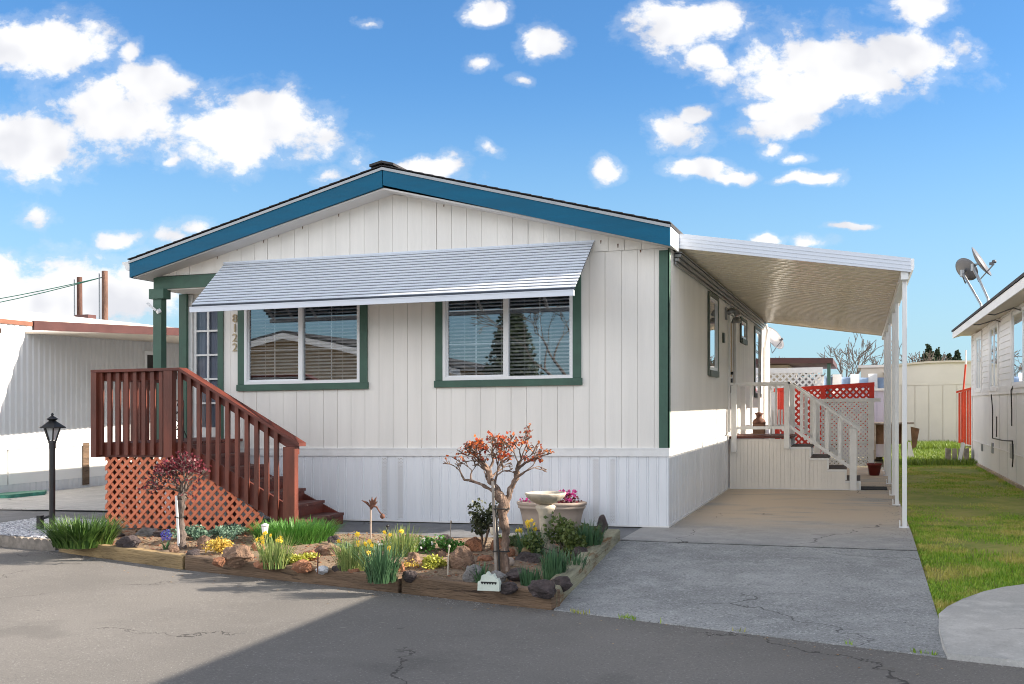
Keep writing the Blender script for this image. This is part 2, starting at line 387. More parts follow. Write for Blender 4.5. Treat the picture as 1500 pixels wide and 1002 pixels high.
mb = MB(); mb.box(-7.0, -.30, -1.3, -.0, -.3, -.012); struct(mb, 'walkway', MT['conc_dark'])
mb = MB(); mb.add([(-.30,-1.30,-.010),(2.65,-1.495,-.010),(2.65,-1.407,-.010),(-.30,-1.217,-.010)], [(0,1,2,3)]); struct(mb, 'expansion_joint', MT['mat'])
# neighbour's pale apron with a rounded corner
mb = MB(); pts = []
cs = [G(1500,862,-.09),G(1470,866,-.09),G(1440,873,-.09),G(1410,884,-.09),G(1388,895,-.1),G(1375,906,-.11),G(1375,925,-.12),G(1381,950,-.135),G(1388,966,-.15)]
poly = [(p[0], p[1], -.085 if i < 4 else -.085-.055*(i-3)/5) for i, p in enumerate(cs)]
poly += [(4.2, edge2(4.2)-.05, -.14), (6.5, edge2(6.5), -.13), (6.5, cs[0][1]+.2, -.08)]
poly = [(x_, y_, z_+.03) for x_, y_, z_ in poly]
mb.prism(poly, (0,0,-.2)); struct(mb, 'apron', MT['conc_pale'])
# planter soil
def soil_z(u, v):
    e = max(0, min(1, (v-edge2(u)-.1)/.6, (-.45-u)/.4)); return -.05+.045*e+(.03*mnoise.noise((u*1.6, v*1.6, 1))+.012*mnoise.noise((u*7, v*7, 1)))*(.3+.7*e)
sheet(soil_z, 'planter_soil', MT['soil'], -6.45, -.26, lambda u: edge2(u)+.05, lambda u: -1.3, 70, 34)
# gravel bed base
sheet(lambda u, v: -.03, 'gravel_bed', MT['pebble'], -8.6, -6.3, lambda u: edge2(u)+.1, lambda u: -.65-.15*(u+6.3), 6, 6)

# ================================================================ BLADES / LEAVES helpers
def blade(mb, x, y, z, h, lean, az, w, segs=4, curl=1.4):
    d = Vector((math.cos(az), math.sin(az), 0)); s = Vector((-d.y, d.x, 0))
    vs = []
    for i in range(segs+1):
        t = i/segs; ww = w*(1-t**2.2)*.5+.0006
        c = Vector((x, y, z))+d*(lean*h*t**curl)+Vector((0,0,h*(t-.35*lean*t*t)))
        vs += [c-s*ww, c+s*ww]
    mb.add(vs, [(2*i, 2*i+1, 2*i+3, 2*i+2) for i in range(segs)], True)
def leaf(mb, p, size, nrm=None, up=None):
    n = nrm or Vector((R.gauss(0,1), R.gauss(0,1), R.gauss(0,1)+.6)).normalized()
    a = n.orthogonal().normalized(); a.rotate(Matrix.Rotation(R.random()*6.28, 3, n)); b = n.cross(a)
    p = Vector(p); l = size*R.uniform(.7,1.25); w = l*.42
    mb.add([p, p+a*l*.45+b*w, p+a*l, p+a*l*.45-b*w], [(0,1,2,3)])
def clump(name, pos, label, cat, mat, n, h, spread, w, lean=(.1,.6), group=None, parent=None):
    m = MB()
    for i in range(n):
        a = R.random()*6.283; r = spread*math.sqrt(R.random()); x = pos[0]+r*math.cos(a); y = pos[1]+r*math.sin(a)
        blade(m, x, y, pos[2]-.035, h*R.uniform(.55,1.1), R.uniform(*lean), a+R.uniform(-.7,.7), w*R.uniform(.7,1.2))
    o = m.build(name, mat, parent=parent, loc=pos if parent is None else None)
    if parent is None: tag(o, label, cat, group)
    return o
def flower(m, p, r, n=6):
    c = Vector(p); ax = Vector((R.gauss(0,.5), -1+R.gauss(0,.5), R.gauss(.2,.4))).normalized()
    a = ax.orthogonal().normalized(); b = ax.cross(a)
    for k in range(n):
        t = 6.283*k/n; d = a*math.cos(t)+b*math.sin(t); e = ax.cross(d)
        m.add([c, c+d*r*.5+e*r*.33+ax*r*.1, c+d*r, c+d*r*.5-e*r*.33+ax*r*.1], [(0,1,2,3)])
    m.tube([c, c+ax*r*.55], [r*.2, r*.32], 6)
def daffodils(px, py, label, mat, n=90, h=.34, spread=.12, nf=6, z0=.0, w=.0085, group='daffodil clumps in the planter'):
    pos = G(px, py, z0)
    t = thing('daffodil_clump', pos, label, 'flowers', group)
    clump('leaves', pos, None, None, mat, int(n*2.1), h, spread*1.15, w, (.02,.65), parent=t)
    if nf:
        m = MB(); s = MB()
        for i in range(nf):
            a = R.random()*6.28; r = spread*R.uniform(.3,1.5); x = pos[0]+r*math.cos(a); y = pos[1]+r*math.sin(a)-.05
            z = pos[2]+h*R.uniform(.6,1.0)
            flower(m, (x, y, z), R.uniform(.022,.032)); s.tube([(pos[0]+(x-pos[0])*.4, pos[1]+(y-pos[1])*.4, pos[2]), (x, y+.01, z)], .004, 5)
        m.build('flowers', MT['yellowp'], t); s.build('stems', MT['daff'], t)
    return t
def bush(name, pos, label, cat, mat, n, rx, rz, lsize, group=None, zc=None, stems=True, stemmat='bark_grey', flowers=None, seed=0, lumps=7):
    t = thing(name, pos, label, cat, group)
    m = MB(); c = [(R.gauss(0,.45), R.gauss(0,.45), R.uniform(.15,.8), R.uniform(.35,.6)) for _ in range(lumps)]
    zc = 0 if zc is None else zc
    for i in range(n):
        k = R.choice(c); d = Vector((R.gauss(0,1), R.gauss(0,1), R.gauss(0,1))).normalized()*k[3]*R.uniform(.55,1.05)
        p = Vector((pos[0]+(k[0]+d.x)*rx, pos[1]+(k[1]+d.y)*rx, pos[2]+zc+max(.02, k[2]+d.z*.8)*rz))
        leaf(m, p, lsize)
    m.build('foliage', mat, t)
    if stems:
        s = MB()
        for k in c:
            s.tube([pos, (pos[0]+k[0]*rx*.5, pos[1]+k[1]*rx*.5, pos[2]+zc*.6+k[2]*rz*.4), (pos[0]+k[0]*rx, pos[1]+k[1]*rx, pos[2]+zc+k[2]*rz)], [.008,.006,.003], 5)
        s.build('stem', MT[stemmat], t)
    if flowers:
        f = MB()
        for i in range(flowers[1]):
            k = R.choice(c); flower(f, (pos[0]+k[0]*rx+R.gauss(0,.3)*rx, pos[1]+k[1]*rx-.3*rx, pos[2]+zc+(k[2]+.35)*rz*R.uniform(.7,1.1)), flowers[2], 5)
        f.build('flowers', flowers[0], t)
    return t
def rock(px, py, wpx, hpx, label, mat='rock', z0=0., dfac=.8, group='rocks in the planter', sub=4, pos=None):
    x, y, z = pos or G(px, py, z0)
    dep = -(x-CAM.x)*SA+(y-CAM.y)*CA; s = dep/1600
    rx, rz = wpx*s*.44, hpx*s*.54; ry = rx*dfac
    b = bmesh.new(); bmesh.ops.create_icosphere(b, subdivisions=sub, radius=1)
    sd = R.random()*99; rot = R.random()*.6-.3; nrm = [Vector((R.gauss(0,1),R.gauss(0,1),R.gauss(0,.6))).normalized() for _ in range(9)]
    for v in b.verts:
        p = v.co.copy()
        for q in nrm:
            dd = p.dot(q)-.70
            if dd > 0: p -= q*dd*.85
        p *= 1+.20*mnoise.noise(v.co*1.6+Vector((sd,0,0)))+.09*mnoise.noise(v.co*4+Vector((sd,5,0)))+.04*mnoise.noise(v.co*11+Vector((sd,5,0)))
        p.rotate(Matrix.Rotation(rot, 3, 'Z')); v.co = Vector((p.x*rx*1.08, p.y*ry, p.z*rz+rz*.55))
    me = bpy.data.meshes.new('rock'); b.to_mesh(me); b.free(); me.materials.append(MT[mat])
    for f in me.polygons: f.use_smooth = False
    o = bpy.data.objects.new('rock', me); COL.objects.link(o); o.location = (x, y+ry*.7, z-.028+K*x)
    return tag(o, label, 'rock', group)

def clip(poly, pl):               # clip a 2D polygon by a convex polygon (ccw)
    for i in range(len(pl)):
        a, b = pl[i], pl[(i+1) % len(pl)]; out = []
        side = lambda p: (b[0]-a[0])*(p[1]-a[1])-(b[1]-a[1])*(p[0]-a[0])
        for j in range(len(poly)):
            p, q = poly[j], poly[(j+1) % len(poly)]; sp, sq = side(p), side(q)
            if sp >= 0: out.append(p)
            if sp*sq < 0: t = sp/(sp-sq); out.append((p[0]+(q[0]-p[0])*t, p[1]+(q[1]-p[1])*t))
        poly = out
        if len(poly) < 3: return []
    return poly
def lattice(mb, pl, plane, c0, step=.09, w=.035, th=.007):
    # plane 'u': polygon in (u,z) at v=c0;  'v': polygon in (v,z) at u=c0
    xs = [p[0] for p in pl]; zs = [p[1] for p in pl]; x0, x1, z0, z1 = min(xs), max(xs), min(zs), max(zs)
    L = (x1-x0)+(z1-z0)
    for dirn in (1, -1):
        k = -int(L/step)-2
        while k*step < L+step:
            s = k*step*1.4142; hw = w*.7071
            if dirn == 1: q = [(x0+s-hw*1, z0-.0), (x0+s+hw*1, z0), (x0+s+hw+(z1-z0), z1), (x0+s-hw+(z1-z0), z1)]
            else: q = [(x0+s-hw+(z1-z0), z0), (x0+s+hw+(z1-z0), z0), (x0+s+hw, z1), (x0+s-hw, z1)]
            r = clip(q, pl)
            if len(r) >= 3:
                o = c0+(0 if dirn == 1 else th+.0005)
                if plane == 'u': mb.prism([(p[0], o, p[1]) for p in r], (0, th, 0))
                else: mb.prism([(o, p[0], p[1]) for p in r], (th, 0, 0))
            k += 1
    return mb

# ================================================================ THE MOBILE HOME
home = thing('mobile_home', (-3.5, 0, 0), 'cream mobile home with blue gable fascia, green trim and white skirting', 'house')
def roof_z(u): return 4.13+(u+3.46)*(.86/3.56) if u < -3.46 else 4.13-(u+3.46)*(.87/3.47)   # underside of the roof
UL, UR = -6.96, -.01
W1 = (-5.60, -3.93, 1.76, 3.06); W2 = (-2.80, -1.14, 1.76, 3.06)      # front window openings
def boards_front(m, u0, u1, z0, zt, y, pitch, holes, th=.012, gap=.0045, start=0.):
    es = [u0]; x = u0+start
    while x < u1-.02:
        if x > u0+.02: es.append(x)
        x += pitch
    es.append(u1)
    cuts = sorted(set([h[0] for h in holes]+[h[1] for h in holes]))
    for a, b in zip(es, es[1:]):
        k_ = es.index(a); ga = gap*(1.9 if k_ % 6 == 3 else .9); gb = gap*(1.9 if (k_+1) % 6 == 3 else .9); a += ga/2; b -= gb/2
        segs = [a]+[c for c in cuts if a+.004 < c < b-.004]+[b]
        for p, q in zip(segs, segs[1:]):
            mid = (p+q)/2; iv = [(z0, None)]
            for h in holes:
                if h[0] < mid < h[1]: iv = [(z0, h[2]), (h[3], None)]
            for lo, hi in iv:
                ta, tb = (zt(p), zt(q)) if hi is None else (hi, hi)
                if min(ta, tb) <= lo: continue
                m.hexa([(p,y,lo),(q,y,lo),(q,y+th,lo),(p,y+th,lo)], [(p,y,ta),(q,y,tb),(q,y+th,tb),(p,y+th,ta)])
# front siding (room front), from the porch corner to the right corner
m = MB()
boards_front(m, -5.93, UR, .92, lambda u: 3.245, 0, .195, [W1, W2], start=.11)
boards_front(m, -6.90, UR, 3.253, lambda u: roof_z(u)-.01, -.004, .198, [], start=.05)
def backing(m, x0, x1, z0, z1, y, holes):
    xs = sorted(set([x0, x1]+[h[0] for h in holes]+[h[1] for h in holes]))
    for p, q in zip(xs, xs[1:]):
        mid = (p+q)/2; iv = [(z0, z1)]
        for h in holes:
            if h[0] < mid < h[1]: iv = [(z0, h[2]), (h[3], z1)]
        for lo, hi in iv: m.box(p, q, y, y+.06, lo, hi)
backing(m, -5.93, UR, .90, 3.25, .0125, [W1, W2])
m.prism([(-6.90,.0125,3.25),(UR,.0125,3.25),(UR,.0125,roof_z(UR)-.01),(-3.46,.0125,4.12),(-6.90,.0125,roof_z(-6.90)-.01)], (0,.05,0))
o = m.build('front_wall', MT['siding'], home); 
# recessed porch wall, its side returns and ceiling
PV = .60
m = MB()
boards_front(m, -6.92, -5.93, .98, lambda u: 3.06, PV, .195, [(-6.80,-5.94,1.02,3.0)], start=.12)
m.box(-6.92, -5.93, PV+.0125, PV+.04, .98, 1.02); m.box(-6.92,-6.80,PV+.0125,PV+.04,1.02,3.0); m.box(-6.92,-5.93,PV+.0125,PV+.04,3.0,3.06)
m.box(-5.995, -5.935, .075, PV, .95, 3.06)
m.box(-6.92, -5.93, -.0, PV+.06, 3.06, 3.09)
m.build('porch_wall', MT['siding'], home)
# side wall (carport side), rear wall, left wall
SW = [(3.44,4.47,1.90,3.02), (5.98,6.86,.98,3.0), (7.87,8.9,2.62,2.98), (10.65,12.0,1.62,3.0)]
m = MB()
es = [0.0+i*.405 for i in range(37)]+[14.8]
cuts = sorted(set([h[0] for h in SW]+[h[1] for h in SW]))
for a, b in zip(es, es[1:]):
    segs = [a+.003]+[c for c in cuts if a+.01 < c < b-.01]+[b-.003]
    for p, q in zip(segs, segs[1:]):
        mid = (p+q)/2; iv = [(.92, 3.26)]
        for h in SW:
            if h[0] < mid < h[1]: iv = [(.92, h[2]), (h[3], 3.26)]
        for lo, hi in iv:
            if hi > lo: m.box(-.012, 0., p, q, lo, hi)
xs = sorted(set([.08, 14.8]+cuts))
for p, q in zip(xs, xs[1:]):
    mid = (p+q)/2; iv = [(.90, 3.26)]
    for h in SW:
        if h[0] < mid < h[1]: iv = [(.90, h[2]), (h[3], 3.26)]
    for lo, hi in iv:
        if hi > lo: m.box(-.06, -.0125, p, q, lo, hi)
m.build('side_wall', MT['siding'], home)
m = MB(); m.box(-6.96, -6.90, PV+.06, 14.8, .0, 3.26); m.box(-6.90, -.06, 14.72, 14.78, 0, 3.3)
m.prism([(-6.9,14.72,3.3),(-.06,14.72,3.3),(-3.46,14.72,4.1)], (0,.06,0)); m.build('rear_wall', MT['siding'], home)
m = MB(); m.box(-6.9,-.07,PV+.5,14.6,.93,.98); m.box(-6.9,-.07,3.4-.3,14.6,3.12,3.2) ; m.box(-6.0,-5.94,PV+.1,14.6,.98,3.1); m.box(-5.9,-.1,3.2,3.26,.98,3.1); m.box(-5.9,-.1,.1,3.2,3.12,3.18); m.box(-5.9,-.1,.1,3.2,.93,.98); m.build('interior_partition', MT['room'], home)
# skirting with ribs, built as a folded sheet
def ribsheet(m, a, b, z0, z1, horizontal_axis, c, out=-1, period=.118, depth=.007):
    pts = []; x = a
    while x < b:
        for dx, d in ((0,0),(.03,0),(.034,depth),(.040,depth),(.044,0),(.056,0),(.060,depth),(.066,depth),(.070,0)):
            if x+dx < b: pts.append((x+dx, d))
        x += period
    pts.append((b, 0))
    vs = []
    for p, d in pts:
        q = c-out*d
        for z in (z0, z1): vs.append((p, q, z) if horizontal_axis == 'u' else (q, p, z))
    m.add(vs, [(2*i, 2*i+2, 2*i+3, 2*i+1) for i in range(len(pts)-1)])
m = MB(); ribsheet(m, -6.9, -.0, 0, .83, 'u', 0, -1)
m.box(-6.9, .008, .02, .05, 0.0, .83); m.build('front_skirt', MT['skirt'], home)
m = MB(); ribsheet(m, 0.0, 14.8, 0, .85, 'v', 0, 1, period=.236); m.box(-.05,-.02,.05,14.8,0,.85); m.build('side_skirt', MT['skirt'], home)
# perforated vent strips in the front skirting
for uu in (-3.60, -3.38, -2.2+.0, -.86, -.66):
    if uu == -2.2: continue
    m = MB(); m.box(uu-.042, uu+.042, -.006, -.001, .03, .82)
    v = m.build('vent_strip', MT['skirt'], home)
    h = MB()
    for iz in range(46):
        for ix in range(4):
            x = uu-.03+ix*.02+(.01 if iz % 2 else 0); z = .05+iz*.0165
            if x < uu+.038: h.box(x-.0035, x+.0035, -.0075, -.0062, z-.0045, z+.0045)
    h.build('vent_hole', MT['plank'], v)
m = MB(); m.box(-6.95, .018, -.022, -.0, .825, .925); m.box(-6.95, .018, -.028, -.022, .905, .925); m.box(.0, .018, 0, 14.8, .825, .90); m.box(-.0,.012,-.012,14.8,0,.02); m.box(-4.2,-.0,-.012,-.008,0,.018)
m.build('belt_trim', MT['white'], home)
# green corner boards
m = MB(); m.box(-.105, .012, -.016, -.0045, .925, 3.225); m.box(.0, .014, -.016, .075, .925, 3.25)
m.build('corner_board', MT['green'], home)
m = MB(); m.box(-6.01, -5.93, -.02, .072, .925, 3.06); m.build('corner_board', MT['green'], home)
m = MB(); m.box(-6.98, -6.86, PV-.08, PV+.06, .95, 3.06); m.build('corner_board', MT['green'], home)
# porch beam and post
m = MB(); m.box(-7.0, -5.80, -.03, -.0045, 3.075, 3.24); m.box(-7.0, -6.905, -.0040, PV+.05, 3.078, 3.20); m.build('porch_beam', MT['green'], home)
m = MB(); m.box(-6.98, -6.85, -.07, .05, 1.0, 3.06); m.box(-7.03, -6.80, -.095, .075, 2.94, 3.075); m.box(-7.0,-6.83,-.085,.065,1.02,1.12)
m.build('porch_post', MT['green'], home, bevel=.004)
m = MB(); m.tube([(-6.86,-.08,2.78),(-6.88,-.12,2.76)], .03, 10); m.beam((-6.9,-.12,2.78),(-7.0,-.17,2.88),.03,.03); m.build('flag_bracket', MT['whitealu'], home)
# roof
RY0, RY1 = -.35, 15.1
for nm, a, b, za, zb in (('roof', -7.14, -3.46, 3.44, 4.40), ('roof', -3.46, .09, 4.40, 3.475)):
    m = MB(); m.hexa([(a,RY0,za-.03),(b,RY0,zb-.03),(b,RY1,zb-.03),(a,RY1,za-.03)], [(a,RY0,za),(b,RY0,zb),(b,RY1,zb),(a,RY1,za)])
    # shingle courses: small steps seen along the rake
    N = 26
    for i in range(N):
        t0, t1 = i/N, (i+1)/N
        lo, hi = (t0, t1)
        x0 = a+(b-a)*lo; x1 = a+(b-a)*hi; z0 = za+(zb-za)*lo; z1 = za+(zb-za)*hi
        up0, up1 = (.013, .006) if za < zb else (.006, .013)
        m.hexa([(x0,RY0-.05,z0),(x1,RY0-.05,z1),(x1,RY1,z1),(x0,RY1,z0)], [(x0,RY0-.05,z0+up0),(x1,RY0-.05,z1+up1),(x1,RY1,z1+up1),(x0,RY1,z0+up0)])
    m.build(nm, MT['shingle'], home)
m = MB(); m.prism([(-3.62,RY0-.055,4.395),(-3.46,RY0-.055,4.435),(-3.30,RY0-.055,4.392),(-3.30,RY0-.055,4.42),(-3.46,RY0-.055,4.462),(-3.62,RY0-.055,4.425)], (0,15.2,0)); m.build('ridge_cap', MT['shingle'], home)
FH = .235
def rake(a, b, za, zb, name='fascia'):
    m = MB(); m.hexa([(a,RY0-.02,za-FH),(b,RY0-.02,zb-FH-.02),(b,RY0+.02,zb-FH-.02),(a,RY0+.02,za-FH)], [(a,RY0-.02,za-.035),(b,RY0-.02,zb-.035),(b,RY0+.02,zb-.035),(a,RY0+.02,za-.035)])
    m.build(name, MT['blue'], home)
rake(-7.13, -3.465, 3.44, 4.40); rake(-3.455, .08, 4.40, 3.475)
m = MB()
for a, b, za, zb in ((-7.14,-3.46,3.43,4.39),(-3.46,.085,4.39,3.465)):
    m.hexa([(a,RY0-.035,za-.04),(b,RY0-.035,zb-.04),(b,RY0-.021,zb-.04),(a,RY0-.021,za-.04)], [(a,RY0-.035,za-.006),(b,RY0-.035,zb-.006),(b,RY0-.021,zb-.006),(a,RY0-.021,za-.006)])
m.build('drip_edge', MT['grey_metal'], home)
m = MB()
for a, b, za, zb in ((-7.10,-3.46,3.20,4.12),(-3.46,.06,4.12,3.235)):
    m.hexa([(a,RY0+.021,za),(b,RY0+.021,zb),(b,.09,zb),(a,.09,za)], [(a,RY0+.021,za+.02),(b,RY0+.021,zb+.02),(b,.09,zb+.02),(a,.09,za+.02)])
m.hexa([(-7.10,.0,3.20),(-6.93,.0,3.24),(-6.93,15,3.24),(-7.10,15,3.20)], [(-7.10,0,3.22),(-6.93,0,3.26),(-6.93,15,3.26),(-7.10,15,3.22)])
m.build('soffit', MT['soffit'], home)
m = MB(); m.box(-7.13,-7.11,RY0+.02,15,3.20,3.42); m.build('fascia', MT['blue'], home)
m = MB(); m.box(.062,.082,RY0+.02,.28,3.235,3.45); m.build('fascia_end', MT['white'], home)
m = MB(); m.prism([(-7.14,RY0,3.42),(-7.26,RY0,3.42),(-7.26,RY0,3.39),(-7.22,RY0,3.36),(-7.20,RY0,3.31),(-7.14,RY0,3.31)], (0,15.2,0)); m.build('gutter', MT['white'], home)
for px, py, h_ in ((386,291,.05),(318,344,.05),(347,330,.03),(408,322,.04),(443,305,.04),(248,388,.03),(880,352,.04),(905,357,.05),(938,366,.03),(496,288,.04),(650,293,.03)):
    q = V(px, py, -.01); m = MB(); zt_ = min(q[2], roof_z(q[0])-.02); m.prism([(q[0]-.008,-.0065,zt_),(q[0]+.008,-.0065,zt_),(q[0]+.003,-.0065,zt_-h_),(q[0]-.003,-.0065,zt_-h_)], (0,.002,0)); m.build('rust_stain', MT['rust'], home)
# windows
def front_window(W, nm='window'):
    a, b, z0, z1 = W
    m = MB(); t = .012
    m.box(a-.10, a+.0, -.030, -.0005, z0-.0, z1+.10); m.box(b-.0, b+.10, -.030, -.0005, z0, z1+.10); m.box(a, b, -.030, -.0005, z1, z1+.10)
    w = m.build(nm, MT['green'], home, bevel=.003)
    m = MB(); m.box(a-.115, b+.115, -.040, -.0005, z0-.085, z0-.001); m.build('sill', MT['green'], w, bevel=.003)
    m = MB()
    y0, y1 = -.034, .05; f = .038; mid = (a+b)/2+.0
    m.box(a, a+f, y0, y1, z0, z1); m.box(b-f, b, y0, y1, z0, z1); m.box(a+f, b-f, y0, y1, z0, z0+f); m.box(a+f, b-f, y0, y1, z1-f, z1)
    m.box(mid-.03, mid+.022, y0+.006, y1, z0+f, z1-f)
    m.build('frame', MT['whitealu'], w)
    m = MB(); f2 = .022
    m.box(a+f, a+f+f2, -.008, .02, z0+f, z1-f); m.box(mid-.052, mid-.03, -.008, .02, z0+f, z1-f); m.box(a+f+f2, mid-.052, -.008, .02, z0+f, z0+f+f2)
    m.build('sash', MT['grey_metal'] if 0 else MT['whitealu'], w)
    g = MB()
    for p, q in ((a+f, mid-.03), (mid+.022, b-f)):
        x = (p+q)/2; g.box(x-.007, x+.007, .026, .034, z0+f, z1-f)
        for k in range(1, 3):
            z = z0+f+(z1-z0-2*f)*k/3; g.box(p, q, .0255, .0345, z-.007, z+.007)
    g.build('muntin', MT['whitealu'], w)
    g = MB(); g.add([(a+f,.018,z0+f),(mid-.03,.018,z0+f),(mid-.03,.018,z1-f),(a+f,.018,z1-f)], [(0,1,2,3)])
    g.add([(mid+.022,.012,z0+f),(b-f,.012,z0+f),(b-f,.012,z1-f),(mid+.022,.012,z1-f)], [(0,1,2,3)])
    g.build('pane', MT['glass'], w)
    g = MB(); z = z0+.03
    while z < z1:
        g.hexa([(a+.02,.085,z),(b-.02,.085,z),(b-.02,.125,z+.020),(a+.02,.125,z+.020)], [(a+.02,.085,z+.003),(b-.02,.085,z+.003),(b-.02,.125,z+.023),(a+.02,.125,z+.023)]); z += .044
    for x in (a+.25, (a+b)/2-.1, (a+b)/2+.2, b-.3): g.box(x-.002, x+.002, .083, .085, z0, z1)
    g.build('blind', MT['blind'], w)
front_window(W1); front_window(W2)
def side_window(v0, v1, z0, z1, mat='olive'):
    m = MB(); m.box(.001,.03,v0-.05,v0+.04,z0-.05,z1+.06); m.box(.001,.03,v1-.04,v1+.05,z0-.05,z1+.06); m.box(.001,.03,v0+.04,v1-.04,z1-.0,z1+.06); m.box(.001,.045,v0+.04,v1-.04,z0-.06,z0+.03)
    w = m.build('window', MT[mat], home)
    m = MB(); m.box(-.04,.02,v0+.04,v0+.09,z0+.03,z1); m.box(-.04,.02,v1-.09,v1-.04,z0+.03,z1); m.box(-.04,.02,v0+.09,v1-.09,z0+.03,z0+.08); m.box(-.04,.02,v0+.09,v1-.09,z1-.05,z1)
    m.build('frame', MT['whitealu'], w)
    m = MB(); m.add([(-.0,v0+.09,z0+.08),(-.0,v1-.09,z0+.08),(-.0,v1-.09,z1-.05),(-.0,v0+.09,z1-.05)], [(0,1,2,3)]); m.build('pane', MT['glass'], w)
    m = MB(); m.box(-.12,-.10,v0,v1,z0,z1); m.build('curtain', MT['blind'], w)
side_window(*SW[0]); side_window(*SW[2]); side_window(*SW[3])
# side door with amber glass
m = MB(); m.box(-.04,-.012,6.03,6.18,1.0,2.96); m.box(-.04,-.012,6.66,6.81,1.0,2.96); m.box(-.04,-.012,6.18,6.66,1.0,1.9); m.box(-.04,-.012,6.18,6.66,2.84,2.96)
d = m.build('side_door', MT['white'], home)
m = MB(); m.box(-.03,-.018,6.18,6.66,1.9,2.84); m.build('curtained_light', MT['gold'], d)
m = MB(); m.box(-.01,.06,6.08,6.16,1.62,1.86); m.tube([(-.01,6.12,1.95),(.07,6.12,1.95)],.025,8); m.build('handle', MT['dark_metal'], d)
m = MB(); m.box(.001,.04,5.92,5.99,.95,3.0); m.box(.001,.04,6.85,6.92,.95,3.0); m.box(.001,.04,5.99,6.85,2.97,3.03); m.build('frame', MT['white'], d)
m = MB(); m.tube([(.02,5.6,2.93),(.1,5.6,2.97),(.17,5.6,2.95),(.2,5.6,2.88)], .05, 10); m.lathe((.18,5.6,2.76),[(.02,.10),(.06,.08),(.085,.02),(.09,0),(.07,0)],16); m.box(.001,.03,5.52,5.68,2.82,3.02)
m.build('wall_lamp', MT['grey_metal'], home)
m = MB(); m.box(.001,.03,5.15,5.32,2.42,2.58); m.build('number_plate', MT['olive'], home)
# porch door with fifteen lights
m = MB(); a, b, z0, z1 = -6.795, -5.945, 1.03, 2.995; y = PV-.004
m.box(a, a+.045, y, y+.03, z0, z1); m.box(b-.045, b, y, y+.03, z0, z1); m.box(a+.045, b-.045, y, y+.03, z1-.12, z1); m.box(a+.045, b-.045, y, y+.03, z0, z0+.16)
d = m.build('porch_door', MT['white'], home)
m = MB(); cols = [a+.045+(b-a-.09)*k/4 for k in range(5)]; rows = [z0+.16+(z1-z0-.28)*k/5 for k in range(6)]
for c in cols[1:-1]: m.box(c-.013, c+.013, y-.004, y+.03, z0+.16, z1-.12)
for r in rows[1:-1]: m.box(a+.045, b-.045, y-.002, y+.028, r-.013, r+.013)
m.build('muntin', MT['white'], d)
m = MB(); m.add([(a+.04,y+.012,z0+.15),(b-.04,y+.012,z0+.15),(b-.04,y+.012,z1-.1),(a+.04,y+.012,z1-.1)], [(0,1,2,3)]); m.build('pane', MT['clear'], d)
m = MB()
N = 60; vs = []
for i in range(N+1):
    x = a+.03+(b-a-.06)*i/N
    for z in (z0+.1, z1-.08): vs.append((x, y+.06+.012*math.sin(i*1.3), z))
m.add(vs, [(2*i,2*i+2,2*i+3,2*i+1) for i in range(N)], True); m.build('curtain', MT['curtain'], d)
m = MB(); m.tube([(-6.45+.11,PV-.03,2.62-.0),(-6.34,PV-.05,2.60),(-6.36,PV-.05,2.56),(-6.33,PV-.05,2.53)], .012, 6); m.lathe((-6.34,PV-.04,2.57),[(.0,-.03),(.03,0),(.0,.03)],8); m.build('door_ornament', MT['dark_metal'], d)
m = MB(); m.box(-6.86,-6.80,PV-.03,PV-.0005,1.0,3.05); m.box(-5.945,-5.93,PV-.03,PV-.0005,1.0,3.05); m.build('frame', MT['white'], d)
# house number 8122, one digit under the other
def text_mesh(body, size, depth):
    cu = bpy.data.curves.new('txt', 'FONT'); cu.body = body; cu.size = size; cu.extrude = depth; cu.align_x = 'CENTER'; cu.align_y = 'CENTER'
    ob = bpy.data.objects.new('txt', cu); COL.objects.link(ob)
    dg = bpy.context.evaluated_depsgraph_get(); me = bpy.data.meshes.new_from_object(ob.evaluated_get(dg)); bpy.data.objects.remove(ob); bpy.data.curves.remove(cu)
    return me
for i, ch in enumerate('8122'):
    me = text_mesh(ch, .155, .006); me.materials.append(MT['numbers'])
    o = bpy.data.objects.new('house_number', me); COL.objects.link(o); o.parent = home
    q = V(344.5, 467+i*14.2, 0)
    o.location = (q[0]+3.5, -.012, q[2]+K*q[0]+K*3.5); o.rotation_euler = (math.pi/2, 0, 0); o['label'] = 'brass digit %s of the house number 8122' % ch
# the slatted awning
AU0, AU1 = -5.80, -.885
NS = 16
A = Vector((0,-.02,3.375)); B = Vector((0,-.93,2.735)); m = MB()
for i in range(NS):
    p = A+(B-A)*(i/NS); q = A+(B-A)*((i+1)/NS); dv = q-p
    hi = p; lo = p+dv*.56+Vector((0,0,-.001)); ul = AU0-.10+.10*i/NS
    prof = [(hi.y,hi.z),(lo.y,lo.z),(lo.y+.004,lo.z-.008),(hi.y+.004,hi.z-.008)]
    m.hexa([(ul,a_,b_) for a_,b_ in prof], [(AU1,a_,b_) for a_,b_ in prof])
aw = m.build('window_awning', MT['awning'], home)
m = MB(); m.box(AU0, AU1, -.965, -.93, 2.645, 2.705); m.box(AU0,AU1,-.97,-.966,2.700,2.712); m.build('valance', MT['awning'], aw)
for x in (-5.72, -5.42, -5.05, -3.9, -2.62, -1.72, -.93):
    m = MB(); m.beam((x,-.02,3.325),(x,-.925,2.68),.035,.02); m.build('rafter', MT['whitealu'], aw)
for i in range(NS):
    q = A+(B-A)*((i+.72)/NS); m = MB(); m.box(AU0-.10+.10*i/NS,AU1,q.y+.004,q.y+.012,q.z-.030,q.z-.003); m.build('slat_gap_shade', MT['gap_shade'], aw)  # dark strips added in the slat gaps as painted shade
m = MB(); m.box(AU0-.12,AU1+.01,-.03,-.005,3.37,3.388); m.build('wall_bracket', MT['awning'], aw)

